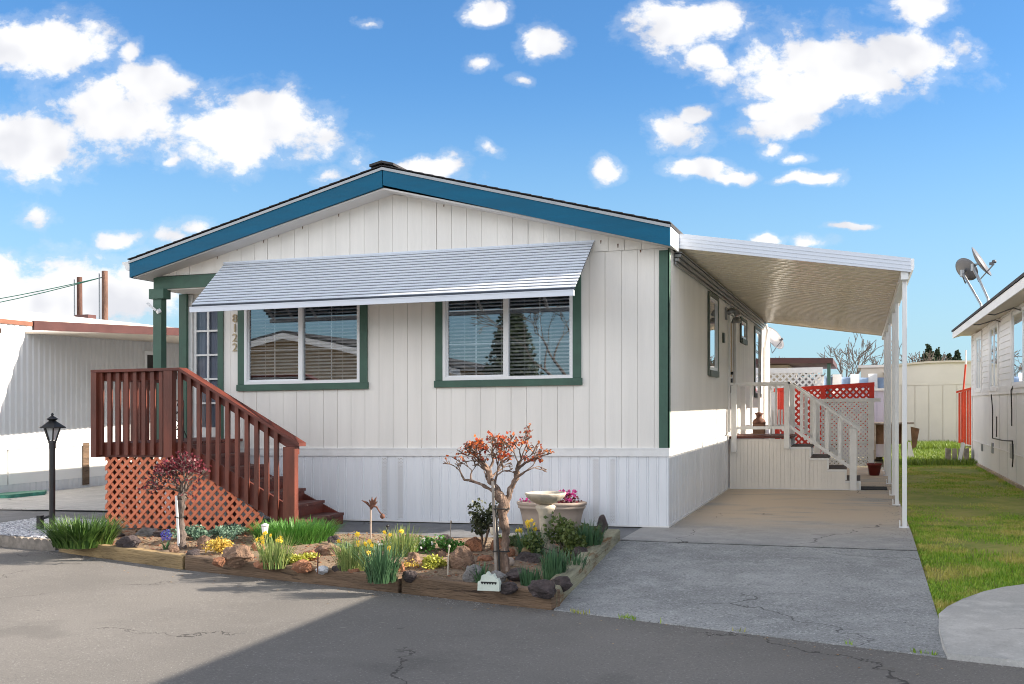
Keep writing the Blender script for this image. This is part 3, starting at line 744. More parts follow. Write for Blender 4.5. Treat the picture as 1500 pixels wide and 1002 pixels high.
# ================================================================ CARPORT
cp = thing('carport', (2.6, .5, 0), 'cream metal carport roof with white posts along the right side of the cream home', 'carport')
C0, C1 = .30, 12.7
def cz(u): return 3.44-(u+.0)*(.415/2.68)
m = MB(); prof = []; v = C0; P0 = .3
while v < C1-.01:
    for dx, d in ((0,0),(.004,.035),(.070,.035),(.074,.0),(.100,.0),(.130,.0),(.136,.065),(.204,.065),(.210,.0),(.24,.0),(.244,.03),(.294,.03)):
        prof.append((v+dx, d))
    v += P0
prof = [(p, d) for p, d in prof if p <= C1]
vs = []
for p, d in prof:
    for u in (.02, 2.64): vs.append((u, p, cz(u)-.145+d))
m.add(vs, [(2*i, 2*i+2, 2*i+3, 2*i+1) for i in range(len(prof)-1)])
m.hexa([(.0,C0,cz(0)-.02),(2.66,C0,cz(2.66)-.02),(2.66,C1,cz(2.66)-.02),(0,C1,cz(0)-.02)], [(.0,C0,cz(0)-.012),(2.66,C0,cz(2.66)-.012),(2.66,C1,cz(2.66)-.012),(0,C1,cz(0)-.012)])
m.build('roof_deck', MT['beige_metal'], cp)
m = MB()
def fas(v0, v1):
    m.hexa([(.085,v0,cz(.0)-.160),(2.665,v0,cz(2.7)-.150),(2.665,v1,cz(2.7)-.150),(.085,v1,cz(0)-.160)], [(.085,v0,cz(0)+.015),(2.665,v0,cz(2.7)+.005),(2.665,v1,cz(2.7)+.005),(.085,v1,cz(0)+.015)])
fas(C0-.02, C0)
for zz in (.035, .075, .12):
    m.hexa([(.085,C0-.026,cz(.0)-zz-.004),(2.665,C0-.026,cz(2.7)-zz-.004),(2.665,C0-.0205,cz(2.7)-zz-.004),(.085,C0-.0205,cz(0)-zz-.004)], [(.085,C0-.026,cz(.0)-zz+.004),(2.665,C0-.026,cz(2.7)-zz+.004),(2.665,C0-.0205,cz(2.7)-zz+.004),(.085,C0-.0205,cz(0)-zz+.004)])
m.build('front_fascia', MT['awning'], cp)
m = MB(); m.hexa([(.02,C1,cz(.0)-.165),(2.665,C1,cz(2.7)-.150),(2.665,C1+.02,cz(2.7)-.150),(.02,C1+.02,cz(0)-.165)], [(.02,C1,cz(0)+.015),(2.665,C1,cz(2.7)+.005),(2.665,C1+.02,cz(2.7)+.005),(.02,C1+.02,cz(0)+.015)]); m.build('rear_fascia', MT['beige_metal'], cp)
m = MB(); m.prism([(2.666,C0,cz(2.7)+.0),(2.70,C0,cz(2.7)+.0),(2.70,C0,cz(2.7)-.10),(2.69,C0,cz(2.7)-.13),(2.666,C0,cz(2.7)-.13)], (0,C1-C0,0)); m.build('gutter', MT['whitealu'], cp)
m = MB(); m.box(2.56,2.64,C0+.02,C1-.05,cz(2.6)-.24,cz(2.6)-.148); m.build('post_beam', MT['whitealu'], cp)
m = MB()
for k in range(3): m.box(.0155,.035+.028*k,.36,C1,3.10+.045*k,3.135+.045*k)
m.box(.015,.10,.36,C1,3.235,3.25)
m.build('wall_hanger', MT['grey_metal'], cp)
for v in (.5, 3.37, 5.05, 7.5, 9.74, 11.29):
    m = MB(); m.box(2.58,2.63,v-.025,v+.025,.0,cz(2.6)-.24); m.box(2.545,2.65,v-.052,v+.052,0,.012); m.box(2.548,2.56,v-.05,v+.05,.012,.08)
    m.build('post', MT['whitealu'], cp, bevel=.004)
m = MB(); m.tube([(.06,12.8,3.24),(.1,12.8,3.1),(.04,12.82,2.7),(.04,12.82,.2)], .035, 8); m.build('downspout', MT['whitealu'], cp)

# ================================================================ FRONT DECK (redwood)
dk = thing('front_deck', (-5.6, -1.5, 0), 'dark red wooden deck with balustrade, salmon lattice and stairs beside the cream home', 'deck')
VF = -1.50; DT = 1.05
m = MB(); v = VF+.02
while v < PV-.06:
    m.box(-6.72, -5.64, v, v+.132, DT-.035, DT); v += .14
m.build('deck_board', MT['redwood_h'], dk)
m = MB(); m.box(-6.75,-5.50,VF-.02,VF+.018,.875,1.048); m.box(-6.772,-6.734-.0,VF+.0185,-.1,.875,1.048); m.box(-5.64,-5.60,VF+.02,-.3,.86,1.012); m.build('rim_board', MT['redwood_h'], dk)
RT = 1.90
def slope_z(u): return 1.93-(u+5.53)*(.90/1.57)          # top of the sloping rail
def str_z(u): return .80-(u+5.50)*(.64/1.20)              # lower edge of the stringer
m = MB(); m.box(-6.76,-5.52,VF-.10,VF+.06,RT,RT+.035); m.build('cap_rail', MT['redwood_h'], dk, bevel=.003)
m = MB(); m.box(-6.76,-6.64,VF+.061,.0,RT,RT+.035); m.build('cap_rail', MT['redwood_h'], dk, bevel=.003)
m = MB(); m.hexa([(-5.52,VF-.10,RT),(-3.93,VF-.10,1.005),(-3.93,VF+.06,1.005),(-5.52,VF+.06,RT)], [(-5.52,VF-.10,RT+.035),(-3.93,VF-.10,1.045),(-3.93,VF+.06,1.045),(-5.52,VF+.06,RT+.035)]); m.build('cap_rail', MT['redwood_h'], dk)
m = MB(); m.box(-6.72,-5.62,VF-.018,VF+.02,RT-.10,RT-.003); m.build('top_rail', MT['redwood_h'], dk)
m = MB(); m.box(-6.765,-6.727,VF+.02,-.0,RT-.10,RT-.003); m.build('top_rail', MT['redwood_h'], dk)
m = MB(); m.hexa([(-5.52,VF-.018,RT-.10),(-3.99,VF-.018,.91),(-3.99,VF+.02,.91),(-5.52,VF+.02,RT-.10)], [(-5.52,VF-.018,RT-.003),(-3.99,VF-.018,1.01),(-3.99,VF+.02,1.01),(-5.52,VF+.02,RT-.003)]); m.build('top_rail', MT['redwood_h'], dk)
def post(x0, x1, y0, y1, z0, z1, nm): 
    m = MB(); m.box(x0,x1,y0,y1,z0,z1); return m.build(nm, MT['redwood'], dk, bevel=.003)
post(-6.75,-6.67,VF-.11,VF-.022,.875,RT-.001,'post')
post(-5.72,-5.60,VF-.11,VF-.022,.875,RT-.001,'post')
post(-4.13,-3.98,VF-.11,VF-.0185-.003,-.05,1.0,'post')
post(-6.81,-6.72,-.16,-.08,.875,RT-.001,'post')
for i in range(8):
    x = -6.645+i*.122
    m = MB(); m.box(x-.026,x+.026,VF-.062,VF-.0215,.90,RT-.001); o = m.build('baluster', MT['redwood'], dk, bevel=.002)
for i in range(9):
    y = VF+.14+i*.15
    m = MB(); m.box(-6.805,-6.766,y-.024,y+.024,.90,RT-.001); m.build('baluster', MT['redwood'], dk, bevel=.002)
for i in range(11):
    x = -5.53+i*.128
    m = MB(); zt = RT-.0-(x+5.52)*(.895/1.59)-.002
    m.hexa([(x-.024,VF-.062,str_z(x)+.02),(x+.024,VF-.062,str_z(x)+.0),(x+.024,VF-.0215,str_z(x)+.0),(x-.024,VF-.0215,str_z(x)+.02)], [(x-.024,VF-.062,zt+.012),(x+.024,VF-.062,zt-.018),(x+.024,VF-.0215,zt-.018),(x-.024,VF-.0215,zt+.012)])
    m.build('baluster', MT['redwood'], dk)
m = MB(); m.hexa([(-5.498,VF-.02,str_z(-5.5)),(-4.0,VF-.02,max(.0,str_z(-4.0))),(-4.0,VF+.018,max(0,str_z(-4.0))),(-5.498,VF+.018,str_z(-5.5))], [(-5.498,VF-.02,str_z(-5.5)+.245),(-4.0,VF-.02,str_z(-4.)+.27),(-4.0,VF+.018,str_z(-4.)+.27),(-5.498,VF+.018,str_z(-5.5)+.245)]); m.build('stringer', MT['redwood_h'], dk)
for k in range(1, 7):
    z = 1.03-.15*k; x1 = -5.64+.267*k
    m = MB(); m.box(x1-.30,x1+.015,VF+.02,-.28,z-.035,z); t_ = m.build('step', MT['tread'], dk, bevel=.003)
    m = MB(); m.box(x1-.03,x1,VF+.02,-.29,max(-.02,z-.15),z-.036); m.build('riser', MT['redwood_h'], t_)
m = MB(); m.prism([(-5.62,-.30,.86),(-5.62,-.30,.6),(-4.4,-.30,0),(-4.04,-.30,0),(-4.04,-.30,.1)], (0,.03,0)); m.build('stringer', MT['redwood_h'], dk)
m = MB(); lattice(m, [(-6.62,.02),(-4.50,.02),(-4.44,.20),(-5.58,.875),(-6.62,.875)], 'u', VF-.008, .084, .036)
m.build('lattice', MT['lattice_red'], dk)
m = MB(); lattice(m, [(VF+.02,.02),(-.2,.02),(-.2,.875),(VF+.02,.875)], 'v', -6.64, .084, .036); m.build('lattice', MT['lattice_red'], dk)
for (x, y) in ((-6.58,VF+.04),(-5.6,VF+.04),(-6.58,-.2),(-6.1,-.7),(-5.65,-.3),(-6.1,VF+.06)):
    m = MB(); m.box(x-.045,x+.045,y,y+.09,-.06,DT-.036); m.build('deck_support', MT['plank'] if x == -6.1 else MT['redwood'], dk)
# wrought iron ornament on the deck
st = thing('plant_stand', (-6.02, -.9, DT), 'black wrought iron scroll stand on the red deck behind the balusters', 'plant stand')
m = MB(); X, Y = -6.02, -.9
for s in (-.09, .09): m.tube([(X+s,Y,DT),(X+s,Y,DT+.5)], .008, 6)
for zz in (.14, .5, .36): m.tube([(X-.09,Y,DT+zz),(X+.09,Y,DT+zz)], .008, 6)
pts = [(X+.06*math.sin(t*.7)*math.cos(t*.25), Y, DT+.05+.022*t) for t in range(20)]; m.tube(pts, .006, 6)
m.build('iron_frame', MT['dark_metal'], st)
for s in (-.09, .09):
    m = MB(); m.tube([(X+s,Y-.1,DT),(X+s,Y,DT+.14),(X+s,Y+.1,DT)], .007, 6); m.build('leg', MT['dark_metal'], st)

# ================================================================ SIDE PORCH (white)
sp = thing('side_porch', (1., 6.0, 0), 'white skirted porch landing with brown deck and white railed steps under the carport', 'porch')
SV = 6.02; SB = 7.5
def ribbed_front(m, poly_top, a, b, y):
    x = a; P = .06
    while x < b-.001:
        x1 = min(b, x+P); zt = poly_top((x+x1)/2)
        m.hexa([(x+.003,y,.0),(x1-.003,y,0),(x1-.003,y+.008,0),(x+.003,y+.008,0)], [(x+.003,y,zt),(x1-.003,y,zt),(x1-.003,y+.008,zt),(x+.003,y+.008,zt)])
        m.box(x, x1, y+.0085, y+.02, 0, zt); x = x1
stairs = [(.02,1.02,.845),(1.02,1.33,.70),(1.33,1.61,.515),(1.61,1.89,.33),(1.89,2.11,.145)]
def top(x):
    for a, b, z in stairs:
        if a <= x <= b: return z-.01
    return .1
m = MB(); 
for a, b, z in stairs: ribbed_front(m, top, a, b, SV)
m.build('skirt_panel', MT['siding'], sp)
m = MB()
for a, b, z in stairs[1:]:
    m.box(a-.005,b+.02,SV-.014,SV-.001,z-.03,z+.006); m.box(b-.012,b+.02,SV-.013,SV-.0005,z-.17,z-.031)
m.box(.02,2.11,SV-.012,SV-.001,0,.018); m.build('edge_trim', MT['white'], sp)
m = MB(); m.box(.02,1.04,SV-.03,SB,.845,.885); m.build('deck_board', MT['redwood_h'], sp)
for a, b, z in stairs[1:]:
    m = MB(); m.box(a-.02,b+.01,SV+.022,SB,z-.028,z+.004); t_ = m.build('step', MT['tread_dark'], sp)
    m = MB(); m.box(b-.03,b-.012,SV+.022,SB-.01,max(0,z-.18),z-.03); m.build('riser', MT['white'], t_)
def wp(x, y, z0, z1, w=.045, nm='post'):
    m = MB(); m.box(x-w,x+w,y-.035,y+.035,z0,z1); return m.build(nm, MT['white'], sp, bevel=.003)
for yy, nm in ((SV-.05, 'f'), (SB-.05, 'b')):
    wp(.10, yy, .62 if nm == 'f' else .88, 1.74); wp(.96, yy, .68, 1.79)
    wp(2.01, yy, 0 if nm == 'f' else 0, 1.0, .055)
    m = MB(); m.box(.03,1.02,yy-.045,yy+.045,1.745,1.785); m.build('handrail', MT['white'], sp)
    m = MB(); m.box(.06,.92,yy-.02,yy+.02,1.0,1.05); m.build('bottom_rail', MT['white'], sp)
    m = MB(); m.hexa([(.98,yy-.045,1.76),(2.12,yy-.045,.96),(2.12,yy+.045,.96),(.98,yy+.045,1.76)], [(.98,yy-.045,1.80),(2.12,yy-.045,1.0),(2.12,yy+.045,1.0),(.98,yy+.045,1.80)]); m.build('handrail', MT['white'], sp)
    m = MB(); m.hexa([(1.0,yy-.02,1.02),(1.97,yy-.02,.34),(1.97,yy+.02,.34),(1.0,yy+.02,1.02)], [(1.0,yy-.02,1.08),(1.97,yy-.02,.40),(1.97,yy+.02,.40),(1.0,yy+.02,1.08)]); m.build('bottom_rail', MT['white'], sp)
    for x in (.38, .68):
        m = MB(); m.box(x-.02,x+.02,yy-.015,yy+.015,1.05,1.744); m.build('baluster', MT['white'], sp)
    for i in range(4):
        x = 1.20+i*.2; m = MB(); zt = 1.76-(x-.98)*.702; zb = 1.06-(x-1.)*.702
        m.box(x-.028,x+.028,yy-.015,yy+.015,zb-.0,zt-.01); m.build('baluster', MT['white'], sp)
# clutter on the landing
t = thing('lantern', (.42,6.9,.885), 'small brown lantern standing on the side porch landing', 'lantern')
m = MB(); m.box(.33,.53,6.8,7.0,.90,1.08); m.build('body', MT['brownply'], t)
m = MB(); m.lathe((.43,6.9,1.08),[(.12,0),(.10,.06),(.05,.10),(.05,.14),(.08,.18),(.02,.2)],10); m.build('cap', MT['rust'], t)
t = thing('lawn_chair', (.74,6.95,.885), 'small white slatted chair on the side porch landing', 'chair')
m = MB(); m.box(.62,.88,6.85,7.1,1.02,1.04); m.build('seat', MT['white'], t)
m = MB()
for k in range(5): m.box(.63+k*.052,.665+k*.052,7.1,7.12,1.03,1.32)
m.build('backrest', MT['white'], t)
for x in (.64,.86):
    for y in (6.87,7.08):
        m = MB(); m.beam((x,y,1.02),(x+(.02 if x > .7 else -.02),y,.887),.02,.02); m.build('leg', MT['white'], t)

# white lattice screen behind the steps
ls = thing('lattice_screen', (1.8, 10.2, 0), 'white lattice privacy screen standing behind the side porch steps', 'fence')
LV = 10.2
m = MB(); lattice(m, [(1.36,.16),(2.27,.16),(2.27,1.44),(1.36,1.44)], 'u', LV, .060, .037); m.build('lattice', MT['tanface'] if 0 else MT['white'], ls)
for x in (1.28, 2.32): m = MB(); m.box(x-.06,x+.06,LV-.045,LV+.045,0,1.5); m.build('post', MT['white'], ls)
m = MB(); m.box(1.2,2.5,LV-.03,LV+.03,1.44,1.51); m.build('rail', MT['white'], ls)
m = MB(); m.box(1.34,2.26,LV-.03,LV-.002,.62,.66); m.build('rail', MT['white'], ls)
m = MB(); m.box(1.16,1.215,LV-.3,LV-.25,0,1.6); m.build('post', MT['white'], ls)
# red lattice fence
rl = thing('red_lattice_fence', (1.3, 13.4, 0), 'bright red lattice fence panel behind the white lattice screen', 'fence')
m = MB(); lattice(m, [(.34,.40),(2.36,.40),(2.36,1.80),(.34,1.72)], 'u', 13.4, .10, .045, .012); m.build('lattice', MT['lattice_bright'], rl)
m = MB(); m.hexa([(.2,13.37,1.70),(2.42,13.37,1.79),(2.42,13.43,1.79),(.2,13.43,1.70)], [(.2,13.37,1.78),(2.42,13.37,1.885),(2.42,13.43,1.885),(.2,13.43,1.78)]); m.build('rail', MT['lattice_bright'], rl)
for x in (.28, 1.3, 2.36): m = MB(); m.box(x-.055,x+.055,13.345,13.369,.0 if x < 2 else .0,1.72+.04*x); m.build('post', MT['lattice_bright'], rl)
m = MB(); m.box(.34,.62,13.33,13.344,.9,1.7); m.build('board', MT['lattice_bright'], rl)

# ================================================================ BACKGROUND THINGS
bt = thing('white_lattice_fence', (0, 18, 0), 'tall white lattice fence below the maroon roof in the distance', 'fence')
p0 = V(1120,545,18); p1 = V(1205,545,18)
m = MB(); lattice(m, [(p0[0],p0[2]-.55),(p1[0],p0[2]-.55),(p1[0],p0[2]-.05),(p0[0],p0[2]-.05)], 'u', 18, .12, .05, .015); m.box(p0[0],p1[0],18.03,18.05,0,p0[2]-.56); m.build('lattice', MT['white'], bt)
m = MB(); m.box(p0[0],p1[0],17.97,18.0,p0[2]-.05,p0[2]+.10); m.build('rail', MT['white'], bt)
mh = thing('maroon_roof_house', (-2, 24, 0), 'far flat house with maroon roof fascia beyond the white lattice fence', 'house')
q0 = V(1120,529,22); q1 = V(1220,532,22)
m = MB(); m.hexa([(-10,22,q0[2]+.12),(q1[0],22,q1[2]),(q1[0],28,q1[2]),(-10,28,q0[2]+.12)], [(-10,22,q0[2]+.35),(q1[0],22,q1[2]+.16),(q1[0],28,q1[2]+.16),(-10,28,q0[2]+.35)]); m.build('roof', MT['copper'], mh)
m = MB(); m.box(-10,q1[0]-1.4,23.2,28,0,q1[2]+.02); m.build('wall', MT['tanface'], mh)
for x in (q1[0]-.12, q1[0]-2.2): m = MB(); m.box(x-.05,x+.05,22.1,22.2,0,q1[2]); m.build('post', MT['green'] if x > q1[0]-1 else MT['timber_grey'], mh)
b0 = V(1206,551,27); b1 = V(1300,556,27)
ba = thing('blue_striped_building', (4, 27, 0), 'far low building with pale blue striped awning behind the red lattice fence', 'building')
m = MB(); m.box(b0[0]-2.,b1[0]+.0,27.8,31,0,b1[2]+.1); m.build('wall', MT['lavender'], ba)
m = MB(); x0_, x1_ = b0[0]-.3, b1[0]+.2
m.hexa([(x0_,26.9,b0[2]-.75),(x1_,26.9,b1[2]-.75),(x1_,27.7,b1[2]-.02),(x0_,27.7,b0[2]-.02)], [(x0_,26.9,b0[2]-.7),(x1_,26.9,b1[2]-.7),(x1_,27.7,b1[2]+.04),(x0_,27.7,b0[2]+.04)]); aw2 = m.build('awning', MT['blueawn'], ba)
x = x0_
while x < x1_-.3:
    m = MB(); m.hexa([(x,26.87,b0[2]-.76),(x+.3,26.87,b0[2]-.76),(x+.3,27.68,b0[2]-.03),(x,27.68,b0[2]-.03)], [(x,26.87,b0[2]-.66),(x+.3,26.87,b0[2]-.66),(x+.3,27.68,b0[2]+.07),(x,27.68,b0[2]+.07)]); m.build('stripe', MT['white'], aw2); x += .6
lv = thing('lavender_shed', (3.2, 17, 0), 'lavender panelled shed behind the red lattice fence', 'shed')
c0 = V(1232,568,17.5); c1 = V(1297,572,17.5)
m = MB(); 
x = c0[0]
while x < c1[0]-.1: m.box(x+.01,x+.29,17.48,17.5,0,c1[2]); x += .3
m.box(c0[0],c1[0],17.5,18.6,0,c1[2]); m.build('wall', MT['lavender'], lv)
m = MB(); m.box(c0[0]-.06,c1[0]+.06,17.4,18.7,c1[2],c1[2]+.06); m.build('roof', MT['white'], lv)
# cream shed with a shallow arched roof
cs_ = thing('arched_building', (6, 25, 0), 'large cream end wall with vertical boards and shallow arched roof beyond the lawn', 'building')
SHV = 25.
e0 = V(1300,545,SHV)[0]; e1 = e0+7.4; ux = (e0+e1)/2
zt = V(1385,531,SHV)[2]
def arch(u): return zt-.38*((u-(V(1385,531,SHV)[0]))/3.2)**2 if abs(u-V(1385,531,SHV)[0]) < 3.2 else zt-.38
m = MB(); x = e0; i = 0
while x < e1-.01:
    x1 = min(e1, x+.42)
    m.hexa([(x+.015,SHV,0),(x1-.015,SHV,0),(x1-.015,SHV+.02,0),(x+.015,SHV+.02,0)], [(x+.015,SHV,1.95),(x1-.015,SHV,1.95),(x1-.015,SHV+.02,1.95),(x+.015,SHV+.02,1.95)]); x = x1
N = 24; top_ = [(e0+(e1-e0)*k/N, SHV-.004, arch(e0+(e1-e0)*k/N)) for k in range(N+1)]
m.prism([(e0,SHV-.004,1.97),(e1,SHV-.004,1.97)]+top_[::-1], (0,.03,0)); m.box(e0,e1,SHV+.021,SHV+.1,0,1.97); m.box(e0,e0+.1,SHV+.1,SHV+9,0,zt-.4)
m.build('wall', MT['creamwall'], cs_)
m = MB(); 
for a, b in zip(top_, top_[1:]): m.hexa([(a[0],SHV-.1,a[2]),(b[0],SHV-.1,b[2]),(b[0],SHV+9,b[2]),(a[0],SHV+9,a[2])], [(a[0],SHV-.1,a[2]+.06),(b[0],SHV-.1,b[2]+.06),(b[0],SHV+9,b[2]+.06),(a[0],SHV+9,a[2]+.06)])
m.build('roof', MT['tanface'], cs_)
# beige block further left
bb = thing('beige_building', (4, 33, 0), 'far beige flat roofed building behind the carport posts', 'building')
d0 = V(1261,541,33); d1 = V(1302,538,33)
m = MB(); m.box(d0[0],d1[0]+2,33,37,0,d1[2]); m.build('wall', MT['tanface'], bb)
m = MB(); m.box(d0[0]-.1,d1[0]+2.1,32.9,37.1,d1[2],d1[2]+.1); m.build('roof', MT['creamwall'], bb)
# potting bench, boulder, boards, crate
pb = thing('potting_bench', (3.6, 17, 0), 'grey wooden potting bench behind the carport posts', 'bench')
BV = 16.6; t0 = V(1276,620,BV); t1 = V(1339,621,BV)
m = MB(); m.box(t0[0],t1[0],BV,BV+.6,t0[2]-.03,t0[2]+.02); m.build('bench_top', MT['plank'], pb)
for x in (t0[0]+.08,t1[0]-.25,(t0[0]+t1[0])/2+.05):
    for y in (BV+.04, BV+.5): m = MB(); m.box(x-.04,x+.04,y,y+.07,0,t0[2]-.03); m.build('leg', MT['plank'], pb)
m = MB(); m.box(t0[0]+.05,t1[0]-.2,BV+.58,BV+.6,.35,t0[2]-.04); m.build('back_board', MT['brownply'], pb)
rock(1279, 668, 36, 40, 'rounded tan boulder on bright grass under the potting bench', 'tanstone', 0, .8, group=None, sub=4)
tag(MB().prism([V(1334,625,16.9),V(1347,628,16.9),V(1342,655,16.9),V(1336,657,16.9)], (0,.05,0)).build('plywood_sheet', MT['brownply'], loc=(4.2,16.9,0)), 'brown plywood sheet leaning beside the potting bench', 'board')
a, b_ = V(1329,648,16.2), V(1339,668,16.2)
tag(MB().hexa([(a[0],16.2,-.0),(b_[0]+.02,16.2,0),(b_[0]+.02,16.24,0),(a[0],16.24,0)], [(a[0]+.02,16.3,a[2]),(b_[0]-.08,16.3,a[2]),(b_[0]-.08,16.34,a[2]),(a[0]+.02,16.34,a[2])]).build('white_board', MT['white'], loc=(a[0],16.2,0)), 'short white board propped at the right end of the potting bench', 'board')
cr = thing('wooden_crate', G(1403,677), 'old grey wooden crate in the grass below the red gate', 'crate')
gx, gy, _ = G(1403,677); m = MB()
for k in range(4): m.box(gx-.25+k*.13,gx-.15+k*.13,gy,gy+.02,.0,.32)
m.box(gx-.25,gx-.23,gy+.02,gy+.4,0,.32); m.box(gx+.23,gx+.25,gy+.02,gy+.4,0,.32); m.build('slat_side', MT['plank'], cr)
m = MB(); m.beam((gx+.02,gy-.12,.0),(gx+.12,gy-.02,.46),.08,.02,(0,1,0)); m.build('loose_slat', MT['white'], cr)
# red boarded gate
rg = thing('red_gate', (4.4, 16, 0), 'bright red boarded stair railing at the far corner of the right house', 'railing')
g0 = V(1404,576,16.0); g1 = V(1424,570,16.0)
m = MB(); n = 5
for k in range(n):
    x = g0[0]+(g1[0]-g0[0])*k/n; w = (g1[0]-g0[0])/n-.012; zb = .42-.06*k/n; zt2 = g0[2]+(g1[2]-g0[2])*k/n
    m.hexa([(x,16,zb),(x+w,16,zb-.01),(x+w,16.03,zb-.01),(x,16.03,zb)], [(x,16,zt2),(x+w,16,zt2+.02),(x+w,16.03,zt2+.02),(x,16.03,zt2)])
m.build('board_panel', MT['redpaint'], rg)
m = MB(); m.hexa([(g0[0]-.05,15.95,g0[2]),(g1[0],15.95,g1[2]),(g1[0],16.05,g1[2]),(g0[0]-.05,16.05,g0[2])], [(g0[0]-.05,15.95,g0[2]+.05),(g1[0],15.95,g1[2]+.05),(g1[0],16.05,g1[2]+.05),(g0[0]-.05,16.05,g0[2]+.05)]); m.build('cap_rail', MT['redpaint'], rg)
m = MB(); m.box(g1[0]-.25,g1[0]-.15,16.05,16.15,0,.5); m.box(g0[0]+.3,g0[0]+.38,16.05,16.12,0,.42); m.build('support', MT['plank'], rg)
f0 = V(1411,574,16.4); f1 = V(1414.5,513,16.4)
fp = thing('marker_pole', (f0[0],16.4,f0[2]-1), 'thin red pole with pale tip rising behind the red railing', 'pole')
m = MB(); m.tube([(f0[0],16.4,0),(f0[0],16.4,f0[2]),(f1[0],16.4,f1[2]-.35)], .022, 8); m.build('shaft', MT['redpaint'], fp)
m = MB(); m.tube([(f1[0],16.4,f1[2]-.35),(f1[0]+.005,16.4,f1[2])], .02, 8); m.build('tip', MT['white'], fp)
# pot and mat near the lattice screen
pt = thing('terracotta_pot', (2.38,10.0,0), 'small dark red pot by the foot of the white lattice screen', 'pot')
m = MB(); m.lathe((2.38,9.85,0),[(.09,0),(.13,.2),(.145,.2),(.145,.235),(.12,.235),(.11,.18)],20); m.build('bowl', MT['terracotta'], pt)
m = MB(); m.tube([(2.38,9.85,.18),(2.37,9.85,.5)],.006,6); m.build('dry_stem', MT['plank'], pt)
tag(MB().box(2.12,2.54,6.05,6.7,.002,.014).build('door_mat', MT['mat'], loc=(2.3,6.3,0)), 'dark door mat on the concrete beside the bottom porch step', 'mat')

# satellite dishes
def dish(base, cen, rad, ndir, label, lnb=True, group='satellite dishes'):
    t = thing('satellite_dish', base, label, 'satellite dish', group)
    c = Vector(cen); n = Vector(ndir).normalized(); a = n.orthogonal().normalized(); b = n.cross(a)
    m = MB(); rings = 6; seg = 28; vs = []; fs = []
    for side in (0, 1):
        for i in range(rings+1):
            r = rad*i/rings
            for k in range(seg):
                th = 6.283*k/seg; d = a*math.cos(th)*.9+b*math.sin(th)
                vs.append(c+d*r+n*(.22*rad*(i/rings)**2-(.012 if side else 0)))
    o_ = (rings+1)*seg
    for side in (0, 1):
        for i in range(rings):
            for k in range(seg): q = side*o_; fs.append((q+i*seg+k, q+i*seg+(k+1) % seg, q+(i+1)*seg+(k+1) % seg, q+(i+1)*seg+k))
    for k in range(seg): fs.append((rings*seg+k, rings*seg+(k+1) % seg, o_+rings*seg+(k+1) % seg, o_+rings*seg+k))
    m.add(vs, fs, True); m.build('reflector', MT['dish'], t)
    m = MB(); m.tube([base, (base[0], base[1], base[2]+.1), tuple(c-n*.10), tuple(c-n*.02)], .022, 8); m.tube([tuple(c-n*.1+Vector((0,0,.05))), tuple(c-n*.1-Vector((0,0,.08)))], .045, 8); m.build('mast', MT['grey_metal'], t)
    f = c+n*rad*.95+Vector((0,0,-rad*.55))
    m = MB(); m.tube([tuple(c-n*.1-Vector((0,0,.06))), tuple(c+Vector((0,0,-rad*1.0))), tuple(f)], .014, 6); m.build('arm', MT['grey_metal'], t)
    m = MB(); m.beam(tuple(f), tuple(f+Vector((0,0,.05))-n*.09), .06, .05); m.lathe((f.x,f.y,f.z+.03),[(.03,-.02),(.045,0),(.03,.04)],8); m.build('feed_horn', MT['dish'], t)
    return t
dv = 10.5
D1 = V(1414,396,dv); D2 = V(1433,386,dv-1.3); B1 = V(1436,428,dv-.8); B2 = V(1440,422,dv-1.6)
dish((4.28,9.6,3.14), D1, .25, (.55,.62,.45), 'grey round satellite dish, the left one on the right house roof edge')
dish((4.3,8.6,3.16), D2, .33, (.88,-.25,.52), 'satellite dish seen edge-on, the right one on the right house roof edge')
dD = V(1131,497,24); dish((dD[0]-.3,24,V(1128,528,24)[2]), dD, .45, (.9,-.5,.55), 'distant satellite dish standing on the maroon roof')

# ================================================================ RIGHT HOUSE
rh = thing('right_house', (4.65, 6, 0), 'pale grey manufactured house with lap siding at the right edge of the picture', 'house')
HU = 4.65; Y0, Y1 = -6.6, 15.4
m = MB(); m.box(HU,HU+7.6,Y0,Y1,.0,1.60); m.build('lower_wall', MT['siding_old'], rh)
m = MB(); RW = [(13.2,14.3,1.62,2.86),(10.15,11.5,1.62,2.92),(5.4,8.05,1.64,2.95),(1.,3.,1.64,2.95)]
z = 1.70
while z < 3.02:
    z1 = z+.115
    ys = sorted(set([Y0,Y1]+[w[0]-.12 for w in RW]+[w[1]+.12 for w in RW]))
    for a, b in zip(ys, ys[1:]):
        mid = (a+b)/2
        if any(w[0]-.12 < mid < w[1]+.12 for w in RW) and z < 3.0: continue
        m.hexa([(HU-.016,a,z),(HU+.02,a,z),(HU+.02,b,z),(HU-.016,b,z)], [(HU-.002,a,z1),(HU+.02,a,z1),(HU+.02,b,z1),(HU-.002,b,z1)])
    z = z1
m.build('lap_siding', MT['siding_old'], rh)
m = MB(); m.box(HU+.021,HU+.2,Y0,Y1,1.6,3.0); m.box(HU+.2,HU+7.6,Y1-.1,Y1,1.6,3.05); m.box(HU+.2,HU+7.6,Y0,Y0+.1,1.6,3.05); m.box(HU+7.5,HU+7.6,Y0,Y1,1.6,3.05); m.build('upper_wall', MT['siding_old'], rh)
m = MB(); m.box(HU-.03,HU-.001,Y0,Y1+.02,1.55,1.70); m.box(HU-.02,HU-.001,Y0,Y1,.50,.515); m.box(HU-.025,HU-.0005,Y1-.12,Y1+.02,.0,3.0)
m.build('trim_band', MT['siding_old'], rh)
for k in range(14):
    y = Y0+.8+k*1.22
    m = MB(); m.box(HU-.006,HU-.0008,y,y+.012,.0,1.55) ; m.build('panel_joint', MT['plank'] if 0 else MT['siding_old'], rh)
